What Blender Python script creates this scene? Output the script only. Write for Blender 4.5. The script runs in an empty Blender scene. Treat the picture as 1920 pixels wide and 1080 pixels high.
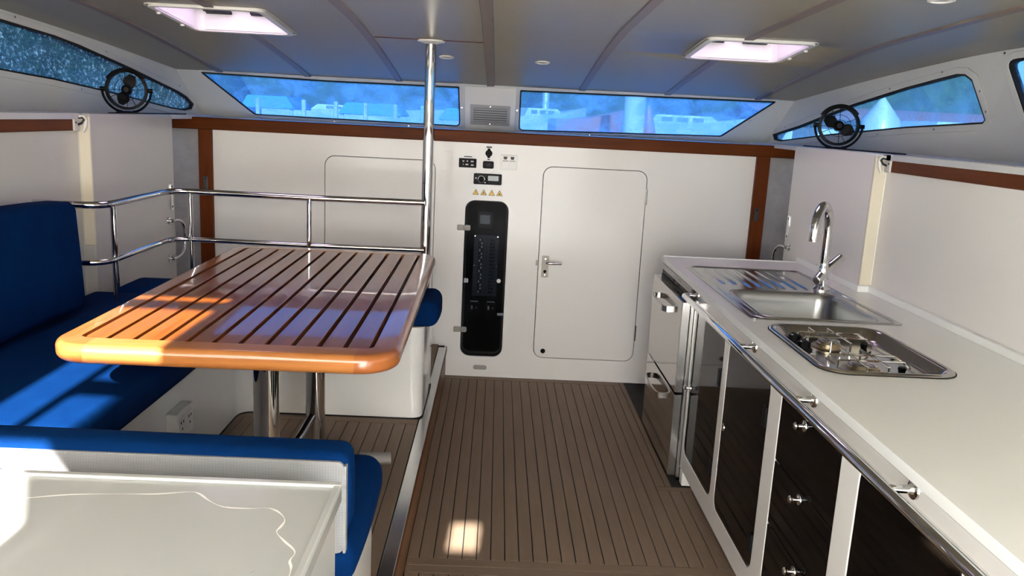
import bpy, bmesh, math, random
from mathutils import Vector, Matrix

random.seed(7)
S = bpy.context.scene
COL = S.collection

# ------------------------------------------------------------------ camera
cam_d = bpy.data.cameras.new('camera')
cam = bpy.data.objects.new('camera', cam_d)
COL.objects.link(cam)
cam_d.sensor_width = 36.0
cam_d.lens = 1550.0 * 36.0 / 1920.0
cam_d.clip_start = 0.02
cam_d.clip_end = 2000
_r = ((0.998669, -0.014398, 0.049531), (0.045629, -0.201198, -0.978487), (0.024054, 0.979445, -0.200273))
cam.matrix_world = Matrix((
    (_r[0][0], -_r[1][0], -_r[2][0], 0.0),
    (_r[0][1], -_r[1][1], -_r[2][1], 0.0),
    (_r[0][2], -_r[1][2], -_r[2][2], 1.5),
    (0, 0, 0, 1)))
S.camera = cam

# ------------------------------------------------------------------ sky, sun, exposure
SUN_DIR = Vector((0.05, 1.0, -0.55)).normalized()
W = bpy.data.worlds.new('sky')
S.world = W
W.use_nodes = True
_n = W.node_tree.nodes
_bg = _n['Background']
_sky = _n.new('ShaderNodeTexSky')
_sky.sky_type = 'NISHITA'
_sky.sun_disc = False
_sky.sun_elevation = math.radians(28)
_sky.sun_rotation = math.radians(180)
_sky.air_density = 1.0
_sky.dust_density = 2.0
W.node_tree.links.new(_sky.outputs[0], _bg.inputs[0])
_bg.inputs[1].default_value = 0.55
sun_d = bpy.data.lights.new('sun', 'SUN')
sun_d.energy = 27.0
sun_d.angle = math.radians(0.7)
sun_d.color = (1.0, 0.955, 0.89)
sun = bpy.data.objects.new('sun', sun_d)
sun.rotation_euler = SUN_DIR.to_track_quat('-Z', 'Y').to_euler()
sun.location = (0, -6, 5)
COL.objects.link(sun)
S.view_settings.view_transform = 'Standard'
S.view_settings.look = 'None'
S.view_settings.gamma = 1.0
S.view_settings.use_curve_mapping = False
S.view_settings.exposure = 0.72
S.cycles.use_denoising = True
S.cycles.max_bounces = 10
S.cycles.diffuse_bounces = 6
S.cycles.glossy_bounces = 5
S.cycles.transparent_max_bounces = 12
S.cycles.sample_clamp_indirect = 8.0
S.cycles.caustics_reflective = False
S.cycles.caustics_refractive = False

# ------------------------------------------------------------------ geometry helpers
def arc(cx, cy, r, a0, a1, n):
    return [(cx + r * math.cos(a0 + (a1 - a0) * i / n), cy + r * math.sin(a0 + (a1 - a0) * i / n)) for i in range(n + 1)]

def rrect(x0, y0, x1, y1, r, n=6):
    q = math.pi / 2
    return (arc(x1 - r, y0 + r, r, -q, 0, n) + arc(x1 - r, y1 - r, r, 0, q, n)
            + arc(x0 + r, y1 - r, r, q, 2 * q, n) + arc(x0 + r, y0 + r, r, 2 * q, 3 * q, n))

def rpoly(pts, r, n=5):
    """polygon with every corner rounded; r a number or one per corner"""
    out = []
    m = len(pts)
    for i in range(m):
        p = Vector(pts[i]); a = Vector(pts[i - 1]); b = Vector(pts[(i + 1) % m])
        rr = r[i] if isinstance(r, (list, tuple)) else r
        if rr <= 0:
            out.append(tuple(p)); continue
        u = (a - p).normalized(); v = (b - p).normalized()
        ang = math.acos(max(-1, min(1, u.dot(v))))
        d = min(rr / math.tan(ang / 2), (a - p).length * .48, (b - p).length * .48)
        s, e = p + u * d, p + v * d
        for k in range(n + 1):
            t = k / n
            q = s * (1 - t) ** 2 + p * 2 * t * (1 - t) + e * t * t
            out.append((q.x, q.y))
    return out

def offset(poly, d):
    """move a polygon outline outwards by d"""
    m = len(poly)
    area = sum(poly[i][0] * poly[(i + 1) % m][1] - poly[(i + 1) % m][0] * poly[i][1] for i in range(m))
    sg = 1 if area > 0 else -1
    out = []
    for i in range(m):
        p = Vector(poly[i]); a = Vector(poly[i - 1]); b = Vector(poly[(i + 1) % m])
        n1 = (p - a); n2 = (b - p)
        if n1.length < 1e-9: n1 = n2
        if n2.length < 1e-9: n2 = n1
        n1 = Vector((n1.y, -n1.x)).normalized() * sg
        n2 = Vector((n2.y, -n2.x)).normalized() * sg
        nn = n1 + n2
        nn = nn.normalized() if nn.length > 1e-6 else n1
        k = 1 / max(.5, nn.dot(n1))
        out.append((p.x + nn.x * d * k, p.y + nn.y * d * k))
    return out

class G:
    """collects the vertices and faces of one mesh, in world coordinates"""
    def __init__(s):
        s.v = []; s.f = []
    def add(s, vs, fs):
        b = len(s.v)
        s.v += [tuple(x) for x in vs]
        s.f += [tuple(i + b for i in f) for f in fs]
        return s
    def box(s, x0, x1, y0, y1, z0, z1):
        return s.add([(x0, y0, z0), (x1, y0, z0), (x1, y1, z0), (x0, y1, z0), (x0, y0, z1), (x1, y0, z1), (x1, y1, z1), (x0, y1, z1)],
                     [(3, 2, 1, 0), (4, 5, 6, 7), (0, 1, 5, 4), (1, 2, 6, 5), (2, 3, 7, 6), (3, 0, 4, 7)])
    def loft(s, loops, cap0=True, cap1=True, closed=True):
        b = len(s.v); n = len(loops[0])
        for L in loops: s.v += [tuple(p) for p in L]
        for k in range(len(loops) - 1):
            for i in range(n if closed else n - 1):
                j = (i + 1) % n
                s.f.append((b + k * n + i, b + k * n + j, b + (k + 1) * n + j, b + (k + 1) * n + i))
        if cap0: s.f.append(tuple(b + i for i in reversed(range(n))))
        if cap1: s.f.append(tuple(b + (len(loops) - 1) * n + i for i in range(n)))
        return s
    def tube(s, path, r, n=10, closed=False, caps=True):
        P = [Vector(p) for p in path]; m = len(P)
        loops = []; prev = None
        for i, p in enumerate(P):
            a = P[i - 1] if (i > 0 or closed) else p
            c = P[(i + 1) % m] if (i < m - 1 or closed) else p
            t = (c - a).normalized()
            if prev is None:
                ref = Vector((0, 0, 1)) if abs(t.z) < .9 else Vector((1, 0, 0))
                u = t.cross(ref).normalized()
            else:
                u = (prev - t * prev.dot(t)).normalized()
            prev = u; w = t.cross(u)
            rr = r[i] if isinstance(r, (list, tuple)) else r
            loops.append([p + (u * math.cos(2 * math.pi * k / n) + w * math.sin(2 * math.pi * k / n)) * rr for k in range(n)])
        if closed: loops.append(loops[0])
        return s.loft(loops, caps and not closed, caps and not closed)
    def cyl(s, p0, p1, r0, r1=None, n=20):
        return s.tube([p0, p1], [r0, r0 if r1 is None else r1], n)
    def lathe(s, prof, origin, axis=(0, 0, 1), n=24, caps=True):
        o = Vector(origin); t = Vector(axis).normalized()
        ref = Vector((0, 0, 1)) if abs(t.z) < .9 else Vector((1, 0, 0))
        u = t.cross(ref).normalized(); w = t.cross(u)
        loops = [[o + t * h + (u * math.cos(2 * math.pi * k / n) + w * math.sin(2 * math.pi * k / n)) * r for k in range(n)] for r, h in prof]
        return s.loft(loops, caps, caps)
    def prism(s, poly, lo, hi, axis='z'):
        mp = {'z': lambda a, b, w: (a, b, w), 'y': lambda a, b, w: (a, w, b), 'x': lambda a, b, w: (w, a, b)}[axis]
        return s.loft([[mp(a, b, lo) for a, b in poly], [mp(a, b, hi) for a, b in poly]])
    def plate(s, outer, holes, mp, t):
        """flat plate with holes; mp maps (u, v, w) to the world, w from 0 to t"""
        loops = [outer] + list(holes)
        flat = [p for L in loops for p in L]
        fb = bmesh.new()
        bv = [fb.verts.new((p[0], p[1], 0)) for p in flat]
        k = 0; ed = []
        for L in loops:
            m = len(L)
            ed += [fb.edges.new((bv[k + i], bv[k + (i + 1) % m])) for i in range(m)]
            k += m
        fb.verts.index_update()
        bmesh.ops.triangle_fill(fb, use_beauty=True, edges=ed, normal=(0, 0, 1))
        tri = [tuple(v.index for v in f.verts) for f in fb.faces]
        fb.free()
        b = len(s.v); n = len(flat)
        s.v += [tuple(mp(p[0], p[1], 0)) for p in flat] + [tuple(mp(p[0], p[1], t)) for p in flat]
        for f in tri:
            s.f.append((b + f[0], b + f[1], b + f[2])); s.f.append((b + n + f[2], b + n + f[1], b + n + f[0]))
        k = 0
        for L in loops:
            m = len(L)
            for i in range(m):
                j = (i + 1) % m
                s.f.append((b + k + i, b + k + j, b + n + k + j, b + n + k + i))
            k += m
        return s
    def ring(s, outer, inner, mp, t):
        """flat ring between two outlines of equal count"""
        L = [[mp(a, b, 0) for a, b in outer], [mp(a, b, t) for a, b in outer], [mp(a, b, t) for a, b in inner], [mp(a, b, 0) for a, b in inner]]
        return s.loft(L + [L[0]], False, False)
    def soft(s, x0, x1, y0, y1, z0, z1, r, puff=0.0, cuts=8, seed=0):
        """a padded box with rounded edges"""
        def axis(a, b):
            inner = [a + r + (b - a - 2 * r) * i / cuts for i in range(cuts + 1)]
            return [a, a + r * .12, a + r * .4, a + r * .7] + inner + [b - r * .7, b - r * .4, b - r * .12, b]
        X, Y, Z = axis(x0, x1), axis(y0, y1), axis(z0, z1)
        rnd = random.Random(seed); ph = [rnd.uniform(0, 6) for _ in range(6)]
        lo = Vector((x0 + r, y0 + r, z0 + r)); hi = Vector((x1 - r, y1 - r, z1 - r))
        c = Vector(((x0 + x1) / 2, (y0 + y1) / 2, (z0 + z1) / 2)); h = Vector(((x1 - x0) / 2, (y1 - y0) / 2, (z1 - z0) / 2))
        def put(p):
            p = Vector(p)
            q = Vector((min(max(p.x, lo.x), hi.x), min(max(p.y, lo.y), hi.y), min(max(p.z, lo.z), hi.z)))
            d = p - q
            if d.length > 1e-9: p = q + d.normalized() * r
            e = p - c
            fx, fy, fz = (max(0, 1 - (e[i] / h[i]) ** 2) for i in range(3))
            wob = .5 + .3 * math.sin(p.x * 9 + ph[0]) + .3 * math.sin(p.y * 11 + ph[1]) + .25 * math.sin(p.z * 14 + ph[2])
            return p + Vector((e.x / h.x * fy * fz, e.y / h.y * fx * fz, max(0, e.z) / h.z * fx * fy)) * puff * (.6 + .4 * wob)
        idx = {}
        def vid(i, j, k):
            if (i, j, k) not in idx:
                idx[(i, j, k)] = len(s.v); s.v.append(tuple(put((X[i], Y[j], Z[k]))))
            return idx[(i, j, k)]
        a, b, d = len(X) - 1, len(Y) - 1, len(Z) - 1
        for i in range(a):
            for j in range(b):
                s.f.append((vid(i, j, 0), vid(i, j + 1, 0), vid(i + 1, j + 1, 0), vid(i + 1, j, 0)))
                s.f.append((vid(i, j, d), vid(i + 1, j, d), vid(i + 1, j + 1, d), vid(i, j + 1, d)))
        for i in range(a):
            for k in range(d):
                s.f.append((vid(i, 0, k), vid(i + 1, 0, k), vid(i + 1, 0, k + 1), vid(i, 0, k + 1)))
                s.f.append((vid(i, b, k), vid(i, b, k + 1), vid(i + 1, b, k + 1), vid(i + 1, b, k)))
        for j in range(b):
            for k in range(d):
                s.f.append((vid(0, j, k), vid(0, j, k + 1), vid(0, j + 1, k + 1), vid(0, j + 1, k)))
                s.f.append((vid(a, j, k), vid(a, j + 1, k), vid(a, j + 1, k + 1), vid(a, j, k + 1)))
        return s
    def map(s, fn):
        s.v = [tuple(fn(Vector(p))) for p in s.v]
        return s

def origin_of(o):
    while o.parent: o = o.parent
    return Vector(o.location)

def tag(o, label=None, category=None, group=None, kind=None):
    if label: o['label'] = label
    if category: o['category'] = category
    if group: o['group'] = group
    if kind: o['kind'] = kind
    return o

def thing(name, loc, label, category, group=None):
    o = bpy.data.objects.new(name, None)
    o.empty_display_size = .1
    o.location = loc
    COL.objects.link(o)
    return tag(o, label, category, group)

def link(name, g, mat, parent=None, bevel=0, seg=2, angle=38, smooth=True):
    """one mesh object; a child keeps the origin of its thing, a lone mesh stands on its base"""
    if parent is not None:
        org = origin_of(parent)
    else:
        xs, ys, zs = zip(*g.v)
        org = Vector(((min(xs) + max(xs)) / 2, (min(ys) + max(ys)) / 2, min(zs)))
    me = bpy.data.meshes.new(name)
    me.from_pydata([(x - org.x, y - org.y, z - org.z) for x, y, z in g.v], [], g.f)
    bm = bmesh.new(); bm.from_mesh(me)
    bmesh.ops.remove_doubles(bm, verts=bm.verts, dist=1e-6)
    bmesh.ops.recalc_face_normals(bm, faces=bm.faces)
    bm.to_mesh(me); bm.free()
    me.polygons.foreach_set('use_smooth', [smooth] * len(me.polygons))
    if smooth: me.set_sharp_from_angle(angle=math.radians(angle))
    me.materials.append(mat)
    o = bpy.data.objects.new(name, me)
    COL.objects.link(o)
    if parent is not None: o.parent = parent
    else: o.location = org
    if bevel:
        b = o.modifiers.new('edges', 'BEVEL')
        b.width = bevel; b.segments = seg; b.limit_method = 'ANGLE'; b.angle_limit = math.radians(40)
        b.harden_normals = smooth
    return o

def twin(o, shift=(0, 0, 0), parent=None):
    c = o.copy()
    COL.objects.link(c)
    c.parent = parent if parent is not None else o.parent
    c.location = Vector(o.location) + Vector(shift)
    return c

def struct(name, g, mat, label=None, parent=None, **k):
    o = link(name, g, mat, parent, **k)
    if parent is None: tag(o, label, None, None, 'structure')
    return o

# ------------------------------------------------------------------ materials
def M(name, color, rough=.5, metal=0.0, spec=.5, coat=0.0, coat_rough=.05, ior=None, noise=None, bump=None, rough_noise=0):
    """noise = (scale xyz, colour b, lo, hi, detail); bump = (scale, strength)"""
    m = bpy.data.materials.new(name); m.use_nodes = True
    nt = m.node_tree; N = nt.nodes; L = nt.links
    b = N['Principled BSDF']
    b.inputs['Base Color'].default_value = (*color, 1)
    b.inputs['Roughness'].default_value = rough
    b.inputs['Metallic'].default_value = metal
    b.inputs['Specular IOR Level'].default_value = spec
    b.inputs['Coat Weight'].default_value = coat
    b.inputs['Coat Roughness'].default_value = coat_rough
    if ior: b.inputs['IOR'].default_value = ior
    tc = mp = nz = None
    if noise or bump or rough_noise:
        tc = N.new('ShaderNodeTexCoord')
    if noise:
        sc, cb, lo, hi, det = noise
        mp = N.new('ShaderNodeMapping'); mp.inputs['Scale'].default_value = sc
        oi = N.new('ShaderNodeObjectInfo')
        va = N.new('ShaderNodeVectorMath'); va.operation = 'MULTIPLY_ADD'
        va.inputs[1].default_value = (17, 17, 17)
        L.new(oi.outputs['Random'], va.inputs[0]); L.new(tc.outputs['Object'], va.inputs[2])
        L.new(va.outputs[0], mp.inputs[0])
        nz = N.new('ShaderNodeTexNoise'); nz.inputs['Scale'].default_value = 1; nz.inputs['Detail'].default_value = det
        nz.inputs['Roughness'].default_value = .65
        L.new(mp.outputs[0], nz.inputs['Vector'])
        cr = N.new('ShaderNodeValToRGB')
        cr.color_ramp.elements[0].position = lo; cr.color_ramp.elements[0].color = (*color, 1)
        cr.color_ramp.elements[1].position = hi; cr.color_ramp.elements[1].color = (*cb, 1)
        L.new(nz.outputs[0], cr.inputs[0])
        L.new(cr.outputs[0], b.inputs['Base Color'])
    if bump:
        n2 = N.new('ShaderNodeTexNoise'); n2.inputs['Scale'].default_value = bump[0]; n2.inputs['Detail'].default_value = 3
        L.new(tc.outputs['Object'], n2.inputs['Vector'])
        bp = N.new('ShaderNodeBump'); bp.inputs['Strength'].default_value = bump[1]; bp.inputs['Distance'].default_value = .01
        L.new(n2.outputs[0], bp.inputs['Height']); L.new(bp.outputs[0], b.inputs['Normal'])
    if rough_noise:
        n3 = N.new('ShaderNodeTexNoise'); n3.inputs['Scale'].default_value = 6; n3.inputs['Detail'].default_value = 4
        L.new(tc.outputs['Object'], n3.inputs['Vector'])
        mr = N.new('ShaderNodeMapRange'); mr.inputs['To Min'].default_value = max(0, rough - rough_noise); mr.inputs['To Max'].default_value = rough + rough_noise
        L.new(n3.outputs[0], mr.inputs[0]); L.new(mr.outputs[0], b.inputs['Roughness'])
    return m

gelcoat = M('gelcoat', (.84, .82, .785), .32, spec=.1, coat=.32, coat_rough=.11, bump=(1.6, .008))
gelcoat_cream = M('gelcoat_cream', (.76, .70, .56), .2, spec=.3)
gelcoat_shaded = M('gelcoat_port_shaded', (.60, .59, .55), .25, spec=.2, coat=.5, coat_rough=.02, bump=(1.6, .01))  # darker copy of the gelcoat, weaker light to port put into its colour
gelcoat_bench = M('gelcoat_bench', (.82, .81, .775), .13, spec=.5, coat=.3, bump=(2.2, .02))
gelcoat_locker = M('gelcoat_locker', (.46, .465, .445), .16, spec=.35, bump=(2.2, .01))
gelcoat_edge = M('gelcoat_window_surround', (.64, .65, .645), .35)
liner = M('headliner_vinyl', (.26, .235, .165), .34, spec=.4, bump=(1.1, .03))
batten_mat = M('batten_vinyl', (.18, .13, .10), .38, spec=.4)
grey_lining = M('grey_lining', (.27, .255, .26), .8, noise=((14, 14, 14), (.34, .32, .32), .3, .7, 5))
worktop_mat = M('worktop_white', (.90, .91, .88), .32, spec=.4)
white_paint = M('white_plastic', (.72, .71, .67), .3)
chrome = M('chrome', (.74, .74, .735), .04, metal=1)
steel = M('stainless_steel', (.62, .62, .61), .2, metal=1, rough_noise=.05)
steel_brushed = M('brushed_steel', (.40, .405, .40), .17, metal=1, noise=((3, 160, 3), (.47, .47, .46), .3, .7, 3))
steel_bowl = M('satin_steel', (.34, .345, .34), .3, metal=1)
steel_dull = M('dull_hinge_steel', (.30, .285, .255), .35, spec=.3)
nickel = M('satin_nickel', (.46, .42, .35), .35, spec=.4)
matt_black = M('matt_black', (.004, .004, .0045), .5, spec=.15)
vent_grey = M('vent_grey', (.45, .445, .43), .4)
steel_hob = M('hob_steel', (.50, .485, .455), .16, metal=1, rough_noise=.05)
steel_door = M('fridge_steel', (.50, .485, .46), .09, metal=1)
black_gloss = M('black_acrylic', (.002, .0017, .0017), .04, spec=.14)
black_plastic = M('black_plastic', (.006, .006, .0065), .45, spec=.08)
dark_grey = M('dark_grey_plastic', (.028, .030, .035), .45, spec=.12)
rubber = M('black_caulk', (.012, .010, .009), .8)
dark_gap = M('dark_gap', (.12, .11, .10), .8)
deck = M('teak_decking', (.20, .142, .098), .62, spec=.25, noise=((30, 3, 30), (.25, .18, .126), .3, .75, 6), bump=(240, .06))
deck_x = M('teak_decking_cross', (.20, .142, .098), .62, spec=.25, noise=((3, 30, 30), (.24, .172, .12), .3, .75, 6), bump=(240, .06))
trim_teak_x = M('teak_trim_across', (.085, .017, .002), .45, spec=.1, noise=((2.5, 40, 40), (.13, .029, .004), .3, .7, 6))
trim_teak_y = M('teak_trim_along', (.10, .025, .006), .45, spec=.1, noise=((40, 2.5, 40), (.15, .042, .011), .3, .7, 6))
trim_teak_z = M('teak_trim_upright', (.10, .020, .004), .45, spec=.1, noise=((40, 40, 2.5), (.15, .035, .008), .3, .7, 6))
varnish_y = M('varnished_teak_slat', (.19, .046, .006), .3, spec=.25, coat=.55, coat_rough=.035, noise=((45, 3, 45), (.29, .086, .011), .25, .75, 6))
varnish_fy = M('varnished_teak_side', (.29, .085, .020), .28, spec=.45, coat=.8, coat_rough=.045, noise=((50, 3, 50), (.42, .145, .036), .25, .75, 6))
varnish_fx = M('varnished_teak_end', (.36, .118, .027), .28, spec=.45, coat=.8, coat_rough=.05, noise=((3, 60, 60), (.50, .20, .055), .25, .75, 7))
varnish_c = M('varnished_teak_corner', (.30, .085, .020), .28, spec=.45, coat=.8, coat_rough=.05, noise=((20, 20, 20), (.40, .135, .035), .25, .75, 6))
groove_mat = M('table_groove', (.022, .006, .003), .5)
riser_wood = M('riser_wood', (.16, .075, .032), .45, noise=((30, 3, 30), (.26, .125, .05), .3, .7, 6))
blue = M('blue_canvas', (.0008, .0155, .076), .8, spec=.03, noise=((9, 9, 9), (.0012, .021, .095), .3, .7, 4), bump=(420, .12))
red = M('faded_red', (.45, .10, .08), .5)
screen_grey = M('lcd_grey', (.17, .21, .20), .25)
legend = M('pale_legend', (.55, .56, .58), .5)
yellow = M('sign_yellow', (.72, .46, .03), .4)
ink = M('ink_black', (.012, .012, .012), .5)
copper = M('burner_brass', (.55, .47, .33), .3, metal=1)

def weave(name, c1, c2, scale):
    m = bpy.data.materials.new(name); m.use_nodes = True
    nt = m.node_tree; N = nt.nodes; L = nt.links; b = N['Principled BSDF']
    tc = N.new('ShaderNodeTexCoord')
    ws = []
    for ax in ('X', 'Z'):
        w = N.new('ShaderNodeTexWave'); w.wave_type = 'BANDS'; w.bands_direction = ax
        w.inputs['Scale'].default_value = scale; w.inputs['Distortion'].default_value = .6; w.inputs['Detail'].default_value = 1
        L.new(tc.outputs['Object'], w.inputs['Vector']); ws.append(w)
    mx = N.new('ShaderNodeMath'); mx.operation = 'MULTIPLY'
    L.new(ws[0].outputs['Fac'], mx.inputs[0]); L.new(ws[1].outputs['Fac'], mx.inputs[1])
    cr = N.new('ShaderNodeValToRGB')
    cr.color_ramp.elements[0].color = (*c1, 1); cr.color_ramp.elements[1].color = (*c2, 1)
    cr.color_ramp.elements[0].position = .05; cr.color_ramp.elements[1].position = .6
    L.new(mx.outputs[0], cr.inputs[0]); L.new(cr.outputs[0], b.inputs['Base Color'])
    bp = N.new('ShaderNodeBump'); bp.inputs['Strength'].default_value = .3; bp.inputs['Distance'].default_value = .002
    L.new(mx.outputs[0], bp.inputs['Height']); L.new(bp.outputs[0], b.inputs['Normal'])
    b.inputs['Roughness'].default_value = .8
    return m
grey_mesh = weave('grey_woven_mesh', (.20, .205, .21), (.40, .40, .395), 110)

def glazing(name, tint, craze, cover, scale, frost=.06, amount=.85, fleck=(.52, .66), cloud=0.0):
    """tinted acrylic pane: see-through, a little mirror, and pale crazing where the acrylic has aged"""
    m = bpy.data.materials.new(name); m.use_nodes = True
    nt = m.node_tree; N = nt.nodes; L = nt.links
    N.remove(N['Principled BSDF']); out = N['Material Output']
    tr = N.new('ShaderNodeBsdfTransparent'); tr.inputs[0].default_value = (*tint, 1)
    gl = N.new('ShaderNodeBsdfGlossy'); gl.inputs['Roughness'].default_value = .03
    fr = N.new('ShaderNodeFresnel'); fr.inputs[0].default_value = 1.45
    m1 = N.new('ShaderNodeMixShader'); bf = N.new('ShaderNodeNewGeometry'); fm = N.new('ShaderNodeMath'); fm.operation = 'SUBTRACT'; fm.use_clamp = True; L.new(fr.outputs[0], fm.inputs[0]); L.new(bf.outputs['Backfacing'], fm.inputs[1]); L.new(fm.outputs[0], m1.inputs[0]); L.new(tr.outputs[0], m1.inputs[1]); L.new(gl.outputs[0], m1.inputs[2])
    tl = N.new('ShaderNodeBsdfTranslucent'); tl.inputs[0].default_value = (*craze, 1)
    tc = N.new('ShaderNodeTexCoord')
    n1 = N.new('ShaderNodeTexNoise'); n1.inputs['Scale'].default_value = scale; n1.inputs['Detail'].default_value = 6; n1.inputs['Roughness'].default_value = .75
    n2 = N.new('ShaderNodeTexNoise'); n2.inputs['Scale'].default_value = 4.2; n2.inputs['Detail'].default_value = 3
    L.new(tc.outputs['Object'], n1.inputs['Vector']); L.new(tc.outputs['Object'], n2.inputs['Vector'])
    r1 = N.new('ShaderNodeMapRange'); r1.inputs['From Min'].default_value = fleck[0]; r1.inputs['From Max'].default_value = fleck[1]
    r2 = N.new('ShaderNodeMapRange'); r2.inputs['From Min'].default_value = cover[0]; r2.inputs['From Max'].default_value = cover[1]
    L.new(n1.outputs[0], r1.inputs[0]); L.new(n2.outputs[0], r2.inputs[0])
    mu = N.new('ShaderNodeMath'); mu.operation = 'MULTIPLY'; L.new(r1.outputs[0], mu.inputs[0]); L.new(r2.outputs[0], mu.inputs[1])
    ad = N.new('ShaderNodeMath'); ad.operation = 'MULTIPLY_ADD'; ad.inputs[1].default_value = amount; ad.inputs[2].default_value = frost; ad.use_clamp = True
    L.new(mu.outputs[0], ad.inputs[0])
    n3 = N.new('ShaderNodeTexNoise'); n3.inputs['Scale'].default_value = 6.0; n3.inputs['Detail'].default_value = 7; n3.inputs['Roughness'].default_value = .6; n3.inputs['Distortion'].default_value = .8
    L.new(tc.outputs['Object'], n3.inputs['Vector'])
    r3 = N.new('ShaderNodeMapRange'); r3.inputs['From Min'].default_value = .42; r3.inputs['From Max'].default_value = .75; r3.inputs['To Min'].default_value = frost; r3.inputs['To Max'].default_value = frost + cloud
    L.new(n3.outputs[0], r3.inputs[0]); L.new(r3.outputs[0], ad.inputs[2])
    m2 = N.new('ShaderNodeMixShader'); L.new(ad.outputs[0], m2.inputs[0]); L.new(m1.outputs[0], m2.inputs[1]); L.new(tl.outputs[0], m2.inputs[2])
    L.new(m2.outputs[0], out.inputs[0])
    return m
pane_front = glazing('blue_acrylic', (.245, .40, .56), (.34, .62, 1.0), (.40, .70), 90, .20, .5, (.54, .64), .45)
pane_side_clear = glazing('blue_acrylic_clear', (.27, .43, .60), (.34, .62, 1.0), (.50, .80), 90, .14, .3, (.54, .64), .25)
pane_crazed = glazing('blue_acrylic_crazed', (.12, .22, .36), (.75, .90, 1.0), (.15, .50), 62, .05, 1.0, (.55, .60), .1)

def mixsheet(name, dif, trans, f):
    m = bpy.data.materials.new(name); m.use_nodes = True
    nt = m.node_tree; N = nt.nodes; L = nt.links
    N.remove(N['Principled BSDF']); out = N['Material Output']
    d = N.new('ShaderNodeBsdfDiffuse'); d.inputs[0].default_value = (*dif, 1)
    t = N.new('ShaderNodeBsdfTranslucent'); t.inputs[0].default_value = (*trans, 1)
    x = N.new('ShaderNodeMixShader'); x.inputs[0].default_value = f
    L.new(d.outputs[0], x.inputs[1]); L.new(t.outputs[0], x.inputs[2]); L.new(x.outputs[0], out.inputs[0])
    return m
fill_sheet = mixsheet('translucent_fill', (.8, .8, .8), (.93, .95, .97), .96)  # passes the sun inwards as soft fill light
hatch_acrylic = mixsheet('lilac_acrylic', (.6, .55, .66), (.80, .68, .85), .8)

def smoked(name, tint):
    m = bpy.data.materials.new(name); m.use_nodes = True
    nt = m.node_tree; N = nt.nodes; L = nt.links
    N.remove(N['Principled BSDF']); out = N['Material Output']
    tr = N.new('ShaderNodeBsdfTransparent'); tr.inputs[0].default_value = (*tint, 1)
    gl = N.new('ShaderNodeBsdfGlossy'); gl.inputs['Roughness'].default_value = .02
    fr = N.new('ShaderNodeFresnel'); fr.inputs[0].default_value = 1.07
    x = N.new('ShaderNodeMixShader'); bf = N.new('ShaderNodeNewGeometry'); fm = N.new('ShaderNodeMath'); fm.operation = 'SUBTRACT'; fm.use_clamp = True; L.new(fr.outputs[0], fm.inputs[0]); L.new(bf.outputs['Backfacing'], fm.inputs[1]); L.new(fm.outputs[0], x.inputs[0]); L.new(tr.outputs[0], x.inputs[1]); L.new(gl.outputs[0], x.inputs[2])
    L.new(x.outputs[0], out.inputs[0])
    return m
smoked_acrylic = smoked('smoked_acrylic', (.70, .71, .74))

# ================================================================== THE CABIN SHELL
CX = -0.075                       # centreline of the boat
WALL_Y = 4.67                     # face of the forward bulkhead
PROF = [(-.8, 1.915), (0, 1.912), (1, 1.905), (2, 1.893), (2.5, 1.880), (3.0, 1.862), (3.27, 1.851), (3.5, 1.835), (4.0, 1.785), (4.4, 1.737), (4.9, 1.672)]
def zc(y):
    """height of the headliner at y"""
    for i in range(len(PROF) - 1):
        if y <= PROF[i + 1][0] or i == len(PROF) - 2:
            p = [PROF[max(0, i - 1)], PROF[i], PROF[i + 1], PROF[min(len(PROF) - 1, i + 2)]]
            h = p[2][0] - p[1][0]; t = (y - p[1][0]) / h
            m1 = (p[2][1] - p[0][1]) / max(1e-6, p[2][0] - p[0][0]) * h
            m2 = (p[3][1] - p[1][1]) / max(1e-6, p[3][0] - p[1][0]) * h
            return ((2 * t**3 - 3 * t**2 + 1) * p[1][1] + (t**3 - 2 * t**2 + t) * m1 + (-2 * t**3 + 3 * t**2) * p[2][1] + (t**3 - t**2) * m2)
def half(y): return 1.735 + .155 * (5 - y) if y > 3.2 else 1.735 + .155 * 1.8 + (3.2 - y) * .03
def side_map(sg): return lambda y, z, w: (CX + sg * (half(y) + w), y, z)
def front_map(x, z, w): return (x, 5.12 - (z - 1.43) * 1.137 + w, z)

# --- floor of the gangway: dark caulked sole with a board for every plank
floor = struct('floor', G().box(-.262, 1.0, -.45, 4.70, -.06, -.002), rubber, 'brown teak-strip cabin sole with black caulking between galley and dinette')
PITCH = .0495
def plank(parent, x0, x1, y0, y1, zt, mat, h=.008):
    return link('plank', G().box(x0, x1, y0, y1, zt - h, zt), mat, parent, bevel=.0008, seg=1)
X0 = -.2099
plank(floor, -.25, X0 - .0018, 2.615, 4.612, .003, deck)
first = plank(floor, X0 + .0018, X0 + PITCH - .0018, 2.615, 4.612, .003, deck)
for i in range(1, 19): twin(first, (PITCH * i, 0, 0))
xe = X0 + PITCH * 19
plank(floor, xe + .0018, .772, 3.262, 4.612, .003, deck)
short = plank(floor, xe + .0018, xe + PITCH - .0018, 2.615, 3.222, .003, deck)
for i in range(1, 4): twin(short, (PITCH * i, 0, 0))
plank(floor, -.25, .772, 4.6155, 4.668, .003, deck_x)
plank(floor, .7755, .80, 3.262, 4.668, .003, deck)
plank(floor, xe + .0018, .92, 3.2255, 3.2585, .003, deck_x)
plank(floor, -.25, .93, 2.5665, 2.6115, .003, deck_x)
plank(floor, -.25, .93, 2.518, 2.563, .003, deck_x)
aft = plank(floor, -.25 + .0018, -.25 + PITCH - .0018, -.40, 2.5145, .003, deck)
for i in range(1, 23): twin(aft, (PITCH * i, 0, 0))

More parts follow.
